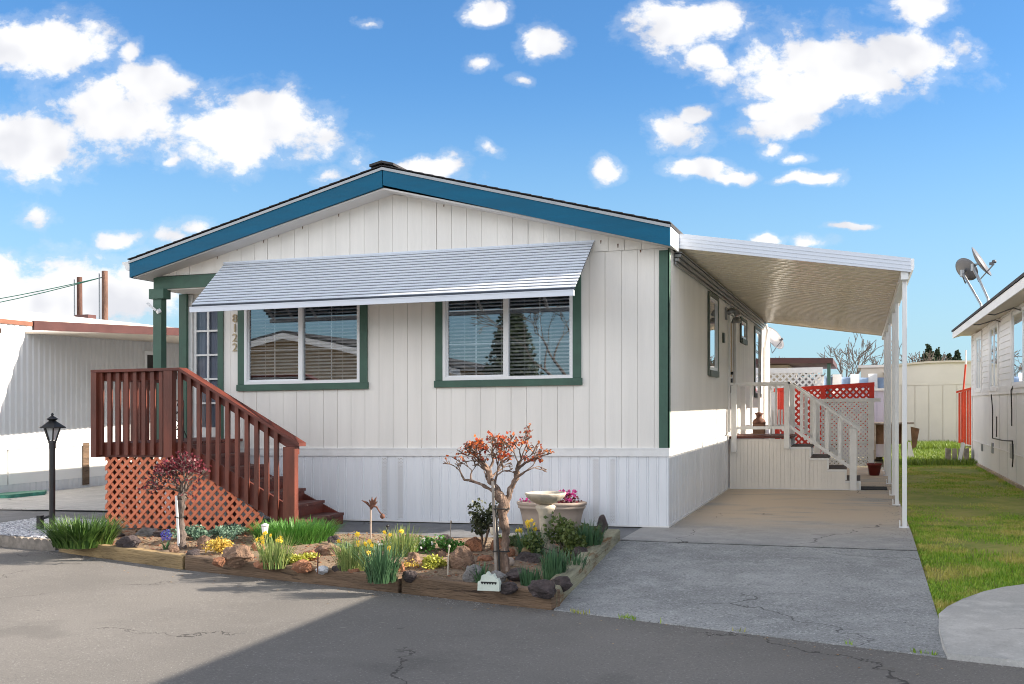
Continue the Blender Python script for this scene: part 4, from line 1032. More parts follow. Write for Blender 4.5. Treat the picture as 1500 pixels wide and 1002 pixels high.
m = MB(); m.box(HU-.04,HU+7.7,Y0-.04,Y1+.04,-.5,.03); m.build('foundation', simple('stained foundation', (.42,.33,.24), .8, .2, 3), rh)
for w in RW:
    m = MB(); a, b, z0, z1 = w
    m.box(HU-.035,HU-.0,a-.12,a,z0-.0,z1+.1); m.box(HU-.035,HU-.0,b,b+.12,z0,z1+.1); m.box(HU-.035,HU,a,b,z1,z1+.1); m.box(HU-.045,HU,a,b,z0,z0+.05)
    ww = m.build('window', MT['siding_old'], rh)
    m = MB(); m.box(HU-.028,HU+.0,a,a+.06,z0+.05,z1); m.box(HU-.028,HU,b-.06,b,z0+.05,z1); m.box(HU-.028,HU,a+.06,b-.06,z1-.06,z1); m.box(HU-.028,HU,a+.06,b-.06,z0+.05,z0+.1); m.box(HU-.026,HU,(a+b)/2-.02,(a+b)/2+.02,z0+.1,z1-.06)
    m.build('frame', MT['whitealu'], ww)
    m = MB(); m.add([(HU-.012,a+.06,z0+.1),(HU-.012,b-.06,z0+.1),(HU-.012,b-.06,z1-.06),(HU-.012,a+.06,z1-.06)], [(0,1,2,3)]); m.build('pane', MT['glass'], ww)
EU = 4.25
m = MB(); m.hexa([(EU-.04,Y0-.3,3.10),(8.45,Y0-.3,4.30),(8.45,Y1+.35,4.30),(EU-.04,Y1+.35,3.10)], [(EU-.04,Y0-.3,3.145),(8.45,Y0-.3,4.35),(8.45,Y1+.35,4.35),(EU-.04,Y1+.35,3.145)])
m.hexa([(8.45,Y0-.3,4.30),(12.7,Y0-.3,3.1),(12.7,Y1+.35,3.1),(8.45,Y1+.35,4.30)], [(8.45,Y0-.3,4.35),(12.7,Y0-.3,3.145),(12.7,Y1+.35,3.145),(8.45,Y1+.35,4.35)]); m.build('roof', MT['shingle'], rh)
m = MB(); m.box(EU-.02,EU,Y0-.3,Y1+.3,2.95,3.095); m.hexa([(EU,Y1+.28,2.95),(8.45,Y1+.28,4.16),(8.45,Y1+.3,4.16),(EU,Y1+.3,2.95)], [(EU,Y1+.28,3.095),(8.45,Y1+.28,4.295),(8.45,Y1+.3,4.295),(EU,Y1+.3,3.095)]); m.build('fascia', MT['siding_old'], rh)
m = MB(); m.box(EU,HU+.2,Y0-.28,Y1+.28,3.0,3.02); m.prism([(HU,Y1-.05,3.0),(8.45,Y1-.05,4.25),(12.3,Y1-.05,3.0)],(0,.05,0)); m.build('soffit', MT['tanface'], rh)
for (yy, zz, w, h) in ((13.0,.34,.16,.2),(11.0,.38,.22,.28),(8.0,.42,.3,.34)):
    m = MB(); m.box(HU-.03,HU-.0005,yy,yy+w,zz,zz+h*.75); 
    for k in range(5): m.box(HU-.034,HU-.0302,yy+.02,yy+w-.02,zz+.02+k*h*.14,zz+.03+k*h*.14)
    m.build('vent_plate', MT['grey_metal'], rh)
def cable(pts): 
    m = MB(); m.tube(pts, .011, 6); m.build('cable', MT['rubber'], rh)
c = lambda px, py: (HU-.045, *[(lambda r, t: (CAM.y+t*r[1], CAM.z+t*r[2]-K*HU))(ray(px,py), (HU-.045-CAM.x)/ray(px,py)[0])][0])
cable([c(1452,578),c(1454,600),c(1454,642),c(1468,645),c(1483,646),c(1484,668),c(1483,684)])
cable([c(1484,566),c(1481,572),c(1482,600),c(1482,624)]); cable([c(1460,610),c(1460,622),c(1460,640)])
cable([(EU+.02,8.3,2.96),(EU+.1,8.1,2.93),(HU-.1,7.2,2.97),(HU-.05,6.8,2.9)]); cable([(EU+.02,10.9,2.95),(EU+.1,10.6,2.93),(HU-.1,9.8,2.96),(HU-.05,9.5,2.9)])

# ================================================================ LEFT HOUSE
lh = thing('left_house', (-12.9, 4, 0), 'corrugated metal mobile home with white skirting and maroon fascia at the left edge', 'house')
LU = -12.9
m = MB(); prof = []; v = -4.
while v < 16: prof += [(v,0),(v+.05,.0),(v+.075,.025),(v+.125,.025),(v+.15,0)]; v += .15
vs = []
for p, d in prof:
    for z in (.82, 3.08): vs.append((LU+.02-d, p, z))
m.add(vs, [(2*i,2*i+2,2*i+3,2*i+1) for i in range(len(prof)-1)]); m.box(LU-7,LU-.03,-4,16,-.3,3.08); m.build('corrugated_wall', MT['corr'], lh)
m = MB(); m.box(LU-.02,LU+.045,-4,16,.745,.82); m.build('belt_trim', MT['siding_old'], lh)
def vpx(px, u=LU): r_ = ray(px, 590); return CAM.y+(u-CAM.x)/r_[0]*r_[1]
vv = [-4,-1.6,vpx(-60),vpx(10),vpx(119),vpx(170),vpx(240),16]
for a, b in zip(vv, vv[1:]):
    m = MB(); m.box(LU-.02,LU+.025,a+.02,b-.02,.10,.745); m.build('skirting_panel', MT['skirt_sunlit'], lh)
m = MB(); ribsheet(m, -4, 16, -.3, .10, 'v', LU+.02, 1, period=.15); m.box(LU-.03,LU,-4,16,-.3,.09); m.build('lower_skirting', MT['corr'], lh)
m = MB(); m.box(LU+.026,LU+.05,vpx(119),vpx(128),-.05,.80); m.build('brown_strip', MT['timber_old'], lh)
FU = -9.7
def fz(v): return 2.635+.036*v
m = MB(); m.hexa([(LU,4.2,2.92),(FU,4.2,fz(4.2)+.05),(FU,16,fz(16)+.05),(LU,16,3.06)], [(LU,4.2,2.96),(FU,4.2,fz(4.2)+.09),(FU,16,fz(16)+.09),(LU,16,3.1)]); m.build('awning_roof', MT['tanface'], lh)
m = MB(); m.hexa([(FU,.75,fz(.75)),(FU+.04,.75,fz(.75)),(FU+.04,16,fz(16)),(FU,16,fz(16))], [(FU,.75,fz(.75)+.14),(FU+.04,.75,fz(.75)+.14),(FU+.04,16,fz(16)+.14),(FU,16,fz(16)+.14)]); m.build('maroon_fascia', MT['copper'], lh)
m = MB(); m.box(FU-.06,FU+.02,-1,.74,2.72,2.785); m.build('copper_fascia', MT['copper_l'], lh)
m = MB(); m.box(FU-.3,FU-.25,-1,.4,2.60,2.675); m.build('copper_fascia', MT['copper_l'], lh)
m = MB(); m.box(LU-.02,LU+.05,-4.3,16.2,3.08,3.29); m.build('roof_edge', MT['creamwall'], lh)
m = MB(); N = 10
def lz(t): return 3.33+.35*math.sin(min(1,t)*math.pi/2)
for i in range(N):
    t0, t1 = i/N, (i+1)/N; u0, u1 = LU+.05-t0*4, LU+.05-t1*4
    m.hexa([(u0,-4.3,lz(t0)-.04),(u1,-4.3,lz(t1)-.04),(u1,16.2,lz(t1)-.04),(u0,16.2,lz(t0)-.04)], [(u0,-4.3,lz(t0)),(u1,-4.3,lz(t1)),(u1,16.2,lz(t1)),(u0,16.2,lz(t0))])
m.build('roof', MT['siding_old'], lh)
wa, wb = vpx(209), vpx(238)
m = MB(); m.box(LU+.021,LU+.06,wa,wb,1.80,2.75); w = m.build('window', MT['whitealu'], lh)
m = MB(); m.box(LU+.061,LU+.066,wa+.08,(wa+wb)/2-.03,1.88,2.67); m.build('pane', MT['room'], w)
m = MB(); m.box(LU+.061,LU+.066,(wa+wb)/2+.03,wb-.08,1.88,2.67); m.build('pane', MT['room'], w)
m = MB(); pz = V(127,463,10); m.box(pz[0]-.2,pz[0]+.2,9.8,10.1,pz[2]-.6,pz[2]+.02); m.build('roof_vent', MT['copper'], lh)
tag(MB().prism([(-12.8,3.0,-.1),(-12.3,3.1,-.1),(-12.2,3.9,-.1),(-12.5,4.3,-.1),(-12.8,3.6,-.1)], (0,0,.07)).build('green_tarp', MT['greenplastic'], loc=(-12.2,3.,-.1)), 'folded green tarp on the ground by the left house skirting', 'tarp')
# wooden poles and the wire
for px, top_y, y, rr, lab in ((117,406,26,.125,'shorter weathered wooden utility pole behind the left house'),(154,397,24,.13,'taller wooden utility pole carrying a wire behind the left house')):
    q = V(px, top_y, y); t = thing('utility_pole', (q[0],y,-.2), lab, 'utility pole', 'wooden poles behind the left house')
    m = MB(); m.tube([(q[0],y,-.3),(q[0],y,q[2]*.5),(q[0]-.02,y,q[2])], [rr*1.1,rr,rr*.88], 14); m.build('pole', simple('pole wood %d' % px, (.11,.055,.042) if px < 130 else (.17,.095,.07), .9, .35, 5, .8, 30, stretch=(1,1,.2)), t)
    m = MB(); m.tube([(q[0]-.2,y-.1,q[2]-.1),(q[0]-.17,y-.12,q[2]-2.5)], .03, 6); m.build('conduit', MT['grey_metal'], t)
    if px == 154: top2 = q
w = []
a = Vector((top2[0]-.15, 24, top2[2]-.25)); b = Vector((a.x-26, 24-2, a.z-1.0))
for wi in (0, 1):
    pts = []
    for k in range(21):
        s = k/20; p = a+(b-a)*s; p.z -= (1.7+.5*wi)*4*s*(1-s)*.5; pts.append(tuple(p))
    w.append(pts)
m = MB(); [m.tube(p, .018, 5) for p in w]; tag(m.build('power_line', MT['blueawn'] if 0 else MT['greenplastic'], loc=tuple(a)), 'thin sagging overhead wire running left from the taller pole', 'wire')

# ================================================================ LAMP POST
lx, ly, _ = G(76.5,776,-.02)
lp = thing('lamp_post', (lx,ly,-.03), 'short black garden lamp post with lantern top standing in white pebbles', 'lamp post')
m = MB(); m.tube([(lx,ly,-.05),(lx,ly,1.01)], .036, 16); m.tube([(lx,ly,.98),(lx,ly,1.06)], .042, 16); m.build('pole', MT['dark_metal'], lp)
def frust(m, c, r0, r1, z0, z1, n=6, rot=.3):
    vs = []
    for r, z in ((r0,z0),(r1,z1)):
        for k in range(n): a = 6.283*k/n+rot; vs.append((c[0]+r*math.cos(a), c[1]+r*math.sin(a), z))
    m.add(vs, [tuple(range(n))[::-1], tuple(range(n,2*n))]+[(k,(k+1)%n,n+(k+1)%n,n+k) for k in range(n)])
m = MB()
for k in range(6):
    a = 6.283*k/6+.3; m.beam((lx+.045*math.cos(a),ly+.045*math.sin(a),1.07),(lx+.10*math.cos(a),ly+.10*math.sin(a),1.24),.014,.014)
frust(m,(lx,ly),.055,.05,1.045,1.075)
cage = m.build('lantern_cage', MT['dark_metal'], lp)
m = MB(); frust(m,(lx,ly),.165,.045,1.245,1.32); frust(m,(lx,ly),.17,.17,1.232,1.245); frust(m,(lx,ly),.04,.075,1.32,1.345); frust(m,(lx,ly),.075,.01,1.346,1.385); m.lathe((lx,ly,1.385),[(.012,0),(.02,.012),(.004,.035)],10); m.build('roof_cap', MT['dark_metal'], lp)
m = MB(); frust(m,(lx,ly),.038,.088,1.08,1.228); m.build('glass_shade', simple('frosted lamp glass', (.55,.58,.6), .3, .05, 5, 0), lp)
m = MB(); m.box(lx-.15,lx-.09,ly-.1,ly-.04,-.04,.16); m.tube([(lx-.1,ly-.06,.12),(lx-.02,ly-.02,.15)], .016, 8); m.build('outlet_box', MT['dark_metal'], lp)

# ================================================================ PLANTER EDGING
def timber(a, b, w, h, mat, label, tilt=0, z0=-.15, z1=None):
    a = Vector((a[0],a[1],z0)); h *= .94; b = Vector((b[0],b[1],z0 if z1 is None else z1)); d = (b-a).normalized(); s = Vector((-d.y, d.x, 0)).normalized()
    m = MB(); n = 26; vs = []; fs = []
    for i in range(n+1):
        t = i/n; c = a+(b-a)*t
        for k, (o_, z) in enumerate(((0,0),(0,h-.012),(.012,h),(w-.012,h),(w,h-.012),(w,0))):
            j = .004*mnoise.noise((c.x*3+k, c.y*3, k*7.1))+.003*mnoise.noise((c.x*14+k, c.y*14, k*7.1))
            vs.append(c+s*(o_+j)+Vector((0,0,z+(j if z else 0))))
    for i in range(n):
        for k in range(5): fs.append((i*6+k, i*6+k+1, i*6+k+7, i*6+k+6))
    fs.append(tuple(range(6))); fs.append(tuple(range(n*6, n*6+6))[::-1]); m.add(vs, fs)
    return tag(m.build('landscape_timber', MT[mat], loc=tuple(a)), label, 'timber', 'timbers edging the planter')
p = [(-6.47,-2.49),(-4.25,-3.345),(-1.6,-4.10),(-.12,-4.53)]
timber(p[0], (-4.27,-3.335), .12, .145, 'timber_new', 'pale newer edging timber at the left front of the planter')
timber((-4.23,-3.35), (-1.62,-4.09), .12, .15, 'timber_old', 'dark weathered edging timber in the middle of the planter front')
timber((-1.58,-4.10), (-.14,-4.53), .13, .155, 'timber_old', 'cracked brown edging timber at the right front corner of the planter')
timber((-.115,-4.46), (-.30,-1.26), .15, .15, 'timber_grey', 'greyish cream timber along the driveway side of the planter', z0=-.14, z1=-.03)
# scalloped edging by the gravel
for i in range(11):
    u = -6.56-.115*i; v_ = edge2(u)+.02
    m = MB(); m.prism([(u-.11,v_,-.16),(u,v_,-.16),(u,v_,-.045),(u-.03,v_,-.02),(u-.08,v_,-.02),(u-.11,v_,-.045)], (0,.06,0))
    tag(m.build('edging_block', MT['stone_edge'], loc=(u,v_,-.15)), 'small grey scalloped concrete block in the row edging the pebble bed', 'edging block', 'scalloped blocks edging the pebbles')
# pebbles
m = MB(); b = bmesh.new(); bmesh.ops.create_icosphere(b, subdivisions=1, radius=1); iv = [v.co.copy() for v in b.verts]; iff = [[v.index for v in f.verts] for f in b.faces]; b.free()
cnt = 0
while cnt < 5200:
    u = R.uniform(-8.6,-6.2); lo = edge2(u)+.09; hi = -.65-.15*(u+6.3)
    v_ = R.uniform(lo, hi)
    if u > -6.75 and v_ < -1.75: continue
    r = R.uniform(.010,.022); a = R.random()*6.28; sx, sy = r*R.uniform(1,1.5), r; c_, s_ = math.cos(a), math.sin(a)
    m.add([(u+(q.x*sx*c_-q.y*sy*s_), v_+(q.x*sx*s_+q.y*sy*c_), -.022+R.uniform(0,.008)+q.z*r*.6) for q in iv], iff, True); cnt += 1
pm, t, b = newmat('loose pebbles'); g = t.n('ShaderNodeNewGeometry').outputs['Random Per Island']; t.L.new(t.mix(g, (.30,.31,.34), (.78,.78,.80)), b.inputs['Base Color']); b.inputs['Roughness'].default_value = .7
tag(m.build('pebbles', pm), 'white and grey pebbles around the lamp post', 'gravel', kind='stuff')

# ================================================================ SMALL TREES
def grow(mb, p, d, r, l, depth, tips, spread=.6, up=.25, n=7, droop=0, minr=.004):
    pts = [p.copy()]; rad = [r]; q = p.copy(); dd = d.copy(); steps = 4
    for i in range(steps):
        dd = (dd+Vector((R.gauss(0,.18),R.gauss(0,.18),R.gauss(0,.12)+up*.12))).normalized()
        q = q+dd*l/steps; pts.append(q.copy()); rad.append(max(minr, r*(1-.32*(i+1)/steps)*(1+R.uniform(-.08,.12))))
    mb.tube(pts, rad, n)
    if depth == 0: tips.append((q, dd)); return
    if depth <= 2 and R.random() < .6: tips.append((pts[2], dd))
    k = R.choice((2,3) if depth > 1 else (2,2,3))
    for j in range(k):
        ax = dd.orthogonal().normalized(); ax.rotate(Matrix.Rotation(R.random()*6.28, 3, dd))
        nd = (dd+ax*spread*R.uniform(.6,1.3)+Vector((0,0,up))).normalized()
        grow(mb, q, nd, rad[-1]*R.uniform(.62,.85), l*R.uniform(.68,.95), depth-1, tips, spread, up, max(5,n-1), droop, minr)
def gnarl(m, pts, rad, n=14, jit=.005):
    P_, R_ = [], []
    for i in range(len(pts)-1):
        for k in range(5):
            f = k/5; q = Vector(pts[i])*(1-f)+Vector(pts[i+1])*f
            P_.append(q+Vector((R.gauss(0,jit),R.gauss(0,jit),0))); R_.append((rad[i]*(1-f)+rad[i+1]*f)*R.uniform(.86,1.16))
    P_.append(Vector(pts[-1])); R_.append(rad[-1]); st = len(m.v); m.tube(P_, R_, n)
    for j in range(st, len(m.v)):
        v = Vector(m.v[j]); d = mnoise.noise(Vector((v.x*42,v.y*42,v.z*16)))*.013+mnoise.noise(v*90)*.006; i = min(range(len(P_)), key=lambda k: (P_[k]-v).length_squared); o = v-P_[i]; o.z = 0
        if o.length > 1e-4: m.v[j] = tuple(v+o.normalized()*d)
# main gnarled shrub tree with orange leaves
tx, ty, tz = G(738,836,.0)
tr = thing('small_tree', (tx,ty,0), 'gnarled pruned little tree with orange red leaves at the right of the planter', 'tree', 'pruned little trees in the planter')
m = MB(); tips = []
def T(px, py, dy=0.): q = V(px, py, ty+dy); return Vector(q)
gnarl(m, [T(740,838),T(738,810),T(741,780),T(736,757),T(738,735),T(730,722)], [.046,.036,.034,.039,.048,.032])
gnarl(m, [T(739,752,.03),T(744,732,.04),T(748,716,.04),T(756,700,.03),T(757,690,.02)], [.030,.030,.024,.024,.020], 10, .003)
gnarl(m, [T(731,726),T(724,712),T(718,703),T(716,690)], [.036,.031,.027,.023], 10, .003)
gnarl(m, [T(729,722),T(716,716),T(702,708),T(690,704),T(680,703)], [.018,.015,.013,.012,.010], 8, .003)
# knobs
for _ in range(16):
    q = T(R.uniform(724,748), R.uniform(700,830), R.uniform(-.02,.03)); q.x = q.x*.5+.5*T(738,800).x; 
for st_, dr, rr, ln, dp in ((T(716,690),(-.25,0,1),.017,.13,4),(T(716,690),(.5,.3,.8),.016,.12,4),(T(716,690),(-.5,-.4,.6),.015,.12,4),(T(724,712),(-.7,.4,.6),.013,.12,3),(T(724,712),(.35,-.5,.9),.014,.13,4),
        (T(757,690),(.8,.1,.6),.015,.13,3),(T(757,690),(.1,.3,1),.014,.13,4),(T(757,690),(.35,-.5,.8),.013,.12,4),(T(680,703),(-.3,0,1),.010,.10,3),(T(690,704),(-.2,.4,.9),.009,.09,3),(T(756,700),(1.,-.2,.55),.013,.13,3),(T(718,703),(0,.6,.7),.012,.13,3)):
    grow(m, st_, Vector(dr).normalized(), rr, ln*.84, dp, tips, .62, .14, 7)
m.build('trunk', MT['bark'], tr)
m = MB()
zmin = T(700,700).z
for q, d in tips:
    if q.z > zmin+.16 and R.random() < .5:
        for _ in range(R.randint(1,5)): leaf(m, q+Vector((R.gauss(0,.016),R.gauss(0,.018),R.gauss(0,.013))), .030)
m.build('crown', MT['redleaf'], tr)
m = MB(); a = T(727,838,-.06); b = T(718,700,-.06); m.beam(a-Vector((0,0,.0)), T(722,705,-.05), .022,.022); m.build('stake', MT['plank'], tr)
m = MB(); m.tube([T(732,842,-.09),T(729,790,-.08),T(726,740,-.07)], .010, 6)
for yy in (807, 745): 
    c_ = T(734,yy,-.02); m.tube([c_+Vector((.07*math.cos(k*.6),.07*math.sin(k*.6),.005*math.sin(k))) for k in range(12)], .006, 5)
m.build('black_tie', MT['rubber'], tr)
# left little tree with burgundy leaves
sx_, sy_, _ = G(266,800,0)
t2 = thing('small_tree', (sx_,sy_,0), 'little tree with dense burgundy leaves in front of the salmon lattice', 'tree', 'pruned little trees in the planter')
m = MB(); tips = []
def T2(px, py, dy=0.): return Vector(V(px, py, sy_+dy))
gnarl(m, [T2(268,804),T2(265,770),T2(266,735),T2(268,722)], [.042,.034,.035,.046])
for dr, rr, ln, dp in (((-.6,0,.8),.020,.15,4),((.7,.1,.7),.020,.16,4),((0,.3,1),.018,.15,4),((.9,-.3,.45),.016,.18,4),((-.9,.2,.5),.014,.15,4),((.2,-.6,.8),.016,.15,4),((-.3,-.5,.9),.014,.15,4)):
    grow(m, T2(268,722), Vector(dr).normalized(), rr, ln*.78, dp, tips, .65, .16, 7)
m.build('trunk', MT['bark_grey'], t2)
m = MB(); zc = T2(268,690).z
for q, d in tips:
    if q.z > zc-.01 or R.random() < .2:
        for _ in range(R.randint(2,7)): leaf(m, q+Vector((R.gauss(0,.026),R.gauss(0,.026),R.gauss(0,.02))), .034)
m.build('crown', MT['burgleaf'], t2)
m = MB(); m.beam(T2(262,800,-.05), T2(258,726,-.05), .024,.012,(0,1,0)); m.build('stake', MT['white'], t2)
m = MB(); c_ = T2(264,757,-.0); m.tube([c_+Vector((.055*math.cos(k*.6),.06*math.sin(k*.6),.01*math.sin(k*2))) for k in range(14)], .005, 5); m.build('wire_tie', MT['rubber'], t2)
# bare trees far behind, conifers
def bare_tree(px, base_py, top_py, v, label, dp=6, seed=1, spread=.55, fac=1.):
    R.seed(seed); q = V(px, top_py, v); H = q[2]; x = q[0]
    t = thing('bare_tree', (x,v,-.2), label, 'tree', 'bare winter trees in the distance')
    m = MB(); tips = []; s = Vector((x, v, -.3))
    m.tube([s, s+Vector((.1,0,H*.2)), s+Vector((0,0,H*.36))], [H*.034,H*.027,H*.024], 8)
    st_ = s+Vector((0,0,H*.36))
    for dr in ((-.9,0,.8),(.9,.1,.8),(0,.3,1),(.35,-.4,1),(-.4,.3,.9)): grow(m, st_, Vector(dr).normalized(), H*.019, H*.20*fac, dp-1, tips, spread, .1, 6, minr=H*.0032)
    m.build('trunk', MT['bark_grey'], t)
    return t
bare_tree(1237,545,512,42,'bare branching winter tree rising over the blue striped building',5,11,.5,1.25)
bare_tree(1320,545,500,44,'bare thin winter tree left of the conifers behind the arched building',5,5,.5)
bare_tree(1165,545,522,60,'faint bare tree above the maroon roof',5,23,.5)
def conifer(px, top_py, v, wid, label, seed, name='conifer', H0=None, group='far conifers', zb=-.3):
    R.seed(seed); q = V(px, top_py, v) if H0 is None else (px, v, H0); H = q[2]; x = q[0]
    t = thing(name, (x,v,zb), label, 'tree', group)
    m = MB(); m.tube([(x,v,zb),(x,v,H*.97)], [.16,.03], 8); m.build('trunk', MT['bark_grey'], t)
    m = MB(); n = 5200
    n = 9000
    for i in range(n):
        f = R.random()**.8; z = H*(1-.9*f); r = wid*f*R.uniform(.35,1.05)*(1+.25*math.sin(z*5+i%7)); a = R.random()*6.28
        leaf(m, (x+r*math.cos(a), v+r*math.sin(a), z-.12*r+R.gauss(0,.08)), .17+.07*f)
    m.build('crown', MT['conifer'], t); return t
conifer(1360,508,60,1.9,'tall pointed dark conifer just left of centre above the arched building',3)
conifer(1373,514,63,1.6,'smaller pointed conifer right beside the tall one above the arched building',4)
conifer(1390,521,66,2.4,'low broad evergreen top at the left of the gap above the arched building',8)
conifer(1402,517,64,1.9,'ragged evergreen top nearest the right house roof',9)
R.seed(99)
# across the street: what the windows mirror
oh = thing('opposite_house', (-20,-27,0), 'tan house with a white gable across the street, mirrored in the left front window', 'house')
m = MB(); m.box(-27,-13,-34,-27,-.3,2.9); m.prism([(-27,-27,2.9),(-13,-27,2.9),(-20,-27,4.4)], (0,-7,0)); m.build('wall', simple('opposite wall', (.78,.56,.35), .7, .06, 1), oh)
m = MB()
for s in (-1, 1): m.hexa([(-20,-26.3,4.5),(-20+s*7.6,-26.3,2.85),(-20+s*7.6,-34.5,2.85),(-20,-34.5,4.5)], [(-20,-26.3,4.62),(-20+s*7.6,-26.3,2.97),(-20+s*7.6,-34.5,2.97),(-20,-34.5,4.62)])
m.build('roof', MT['shingle'], oh)
m = MB()
for s in (-1, 1): m.hexa([(-20,-26.25,4.28),(-20+s*7.6,-26.25,2.63),(-20+s*7.6,-26.29,2.63),(-20,-26.29,4.28)], [(-20,-26.25,4.52),(-20+s*7.6,-26.25,2.87),(-20+s*7.6,-26.29,2.87),(-20,-26.29,4.52)])
m.build('fascia', MT['white'], oh)
oh2 = thing('opposite_house', (-9,-33,0), 'low pale house across the street, mirrored in the right front window', 'house')
m = MB(); m.box(-12,-3,-44,-36,-.3,2.6); m.build('wall', MT['creamwall'], oh2)
m = MB(); m.box(-12.6,-2.6,-44.5,-35.4,2.6,2.85); m.build('roof', MT['white'], oh2)
conifer(-11.2, 0, -29, 1.5, 'tall narrow cypress across the street, mirrored in the right front window', 12, 'cypress', 6.6, group=None)
R.seed(5)
t = thing('bare_tree', (-7.5,-24,-.2), 'bare tree across the street, mirrored in the right front window', 'tree')
m = MB(); tips = []; m.tube([(-7.5,-24,-.3),(-7.5,-24,2.)], [.12,.09], 8)
for dr in ((-.9,0,.8),(.9,.1,.8),(0,.3,1),(.35,-.4,1)): grow(m, Vector((-7.5,-24,2.)), Vector(dr).normalized(), .07, 1.2, 5, tips, .55, .1, 5, minr=.012)
m.build('trunk', MT['bark_grey'], t)

# ================================================================ PLANTER CONTENTS
R.seed(77)
clump('lily_clump', G(122,795,-.01), 'big arching clump of dark green strap leaves at the left end of the planter', 'plant', MT['lily'], 1100, .36, .30, .017, (.25,1.05))
clump('grass_mound', G(432,790,0), 'large bright green grassy mound in front of the deck stairs', 'plant', MT['grassmound'], 2600, .27, .40, .010, (.2,.95))
rock(180,800,48,22,'flat slab rock just right of the lily clump','rock_dark'); rock(212,784,42,16,'thin grey slab rock under the left of the lattice','rock_grey'); rock(232,786,36,14,'low slab rock left of the blue hyacinth','rock_dark')
rock(160,785,40,14,'dark slab rock half under the lily clump','rock_dark'); rock(252,806,22,14,'small pinkish rock at the foot of the burgundy tree','rock'); rock(279,812,28,14,'low dark rock right of the burgundy tree stake','rock_dark')
rock(296,802,34,26,'upright brown rock left of the yellow orange bush','rock'); rock(343,822,62,30,'largest brown rock in front of the yellow orange bush','rock'); rock(318,824,24,14,'small tan rock at the timber left of the largest brown rock','rock_red')
rock(375,806,26,20,'rusty rock behind the left daffodils','rock_red'); rock(386,828,44,14,'long flat tan rock along the timber below the left daffodils','rock_red')
rock(438,832,38,18,'tan rock right of the yellow groundcover','rock_red'); rock(452,818,28,18,'pale brown rock behind the iron stake','rock_red'); rock(478,812,46,22,'brown rock below the green mound','rock'); rock(488,796,24,18,'dark rock at the right foot of the green mound','rock_dark')
rock(469,835,24,12,'small white stone by the timber at the iron stake','pebble'); rock(492,834,22,12,'little dark rock right of the white stone','rock_dark')
rock(535,832,24,34,'upright pale rock between two daffodil clumps','rock_red'); rock(516,836,24,9,'flat tan stone left of the upright pale rock','rock_red'); rock(583,834,22,20,'tan rock right of the spiky blue green clump','rock_red'); rock(603,826,28,28,'dark brown rock left of the low yellow plant','rock'); rock(597,846,26,18,'round brown rock lying alone near the timber','rock_dark')
rock(670,832,46,42,'big speckled brown boulder near the middle of the planter','rock'); rock(692,806,32,26,'rusty flat topped stone behind the big boulder','rock_red'); rock(708,822,34,16,'reddish stacked stone right of the big boulder','rock_red'); rock(727,806,30,26,'rusty block stone behind the orange tree trunk','rock_red'); rock(786,800,44,24,'rusty block stone under the yellow flowers','rock_red'); rock(650,790,28,12,'dark rock behind the white flowered plant','rock_dark')
rock(692,852,36,36,'whitish grey lichened rock left of the white ornament','rock_grey'); rock(727,848,30,20,'grey mottled rock at the orange tree foot','rock_grey'); rock(756,846,46,20,'smooth dark rock right of the orange tree trunk','rock_dark'); rock(772,822,44,20,'dark rounded rock behind the small cactuses','rock_dark'); rock(790,868,56,28,'long dark purple rock in the planter corner','rock_dark'); rock(822,858,36,22,'ridged dark rock by the driveway timber','rock_dark'); rock(848,818,34,26,'dark round rock beside the right blades','rock_dark'); rock(881,780,18,34,'pointed black rock at the back right corner of the planter','rock_dark'); rock(620,846,20,10,'small flat rock left of the soil patch','rock')
rock(740,862,34,18,'dark low rock behind the white ornament','rock_dark'); rock(560,846,18,9,'tiny tan stone by the timber under the spiky clump','rock_red'); rock(645,812,16,12,'small round rock behind the low yellow plant','rock'); rock(510,812,22,16,'small dark rock left of the tall daffodils','rock_dark')
# loose pebbly bits in the soil: stuff
m = MB()
for i in range(1500):
    u = R.uniform(-6.2,-.35); v_ = R.uniform(edge2(u)+.16,-1.45); r = R.uniform(.006,.02)*R.choice((.6,1,1)); 
    m.add([(u+q.x*r*1.3, v_+q.y*r, soil_z(u,v_)+q.z*r*.6) for q in iv], iff, True)
tag(m.build('stone_chips', MT['rock_red']), 'small stone chips scattered on the planter soil', 'gravel', kind='stuff')
h_ = thing('hyacinth', G(243,800,0), 'single violet blue hyacinth left of the burgundy tree', 'flower'); m = MB(); c_ = G(243,800,0)
for i in range(150):
    z = R.uniform(.06,.17); a = R.random()*6.28; rr = .042*math.sin((z-.03)/.15*3.0)+.006; leaf(m, (c_[0]+rr*math.cos(a), c_[1]+rr*math.sin(a), z), .022)
m.build('flowers', MT['bluep'], h_); clump('leaves', c_, None, None, MT['daffdark'], 14, .12, .03, .014, (.3,.8), parent=h_)
bush('creeping_shrub', G(300,790,0), 'low blue green shrub against the lattice behind the burgundy tree', 'shrub', MT['bluegreen'], 1500, .22, .13, .03)
bush('creeping_shrub', G(345,784,0), 'low grey green shrub between the lattice and the yellow orange bush', 'shrub', MT['bluegreen'], 900, .16, .10, .03)
bush('succulent_bush', G(325,806,0), 'round yellow and orange succulent bush in front of the lattice', 'shrub', MT['orangefoliage'], 900, .16, .14, .026)
daffodils(402,826,'left daffodil clump with yellow flowers in front of the green mound',MT['daff'],110,.33,.11,9)
bush('groundcover', G(432,822,0), 'low yellow green groundcover right of the left daffodils', 'plant', MT['yellowgreen'], 1300, .20, .06, .024, stems=False)
daffodils(518,832,'tall pale daffodil clump left of the iron bird',MT['daff'],130,.33,.12,6)
daffodils(560,846,'spiky blue green clump with tiny pale flowers near the middle timber',MT['daffdark'],150,.36,.11,3)
daffodils(588,812,'pale daffodil clump behind the spiky blue green clump',MT['daff'],120,.33,.11,5)
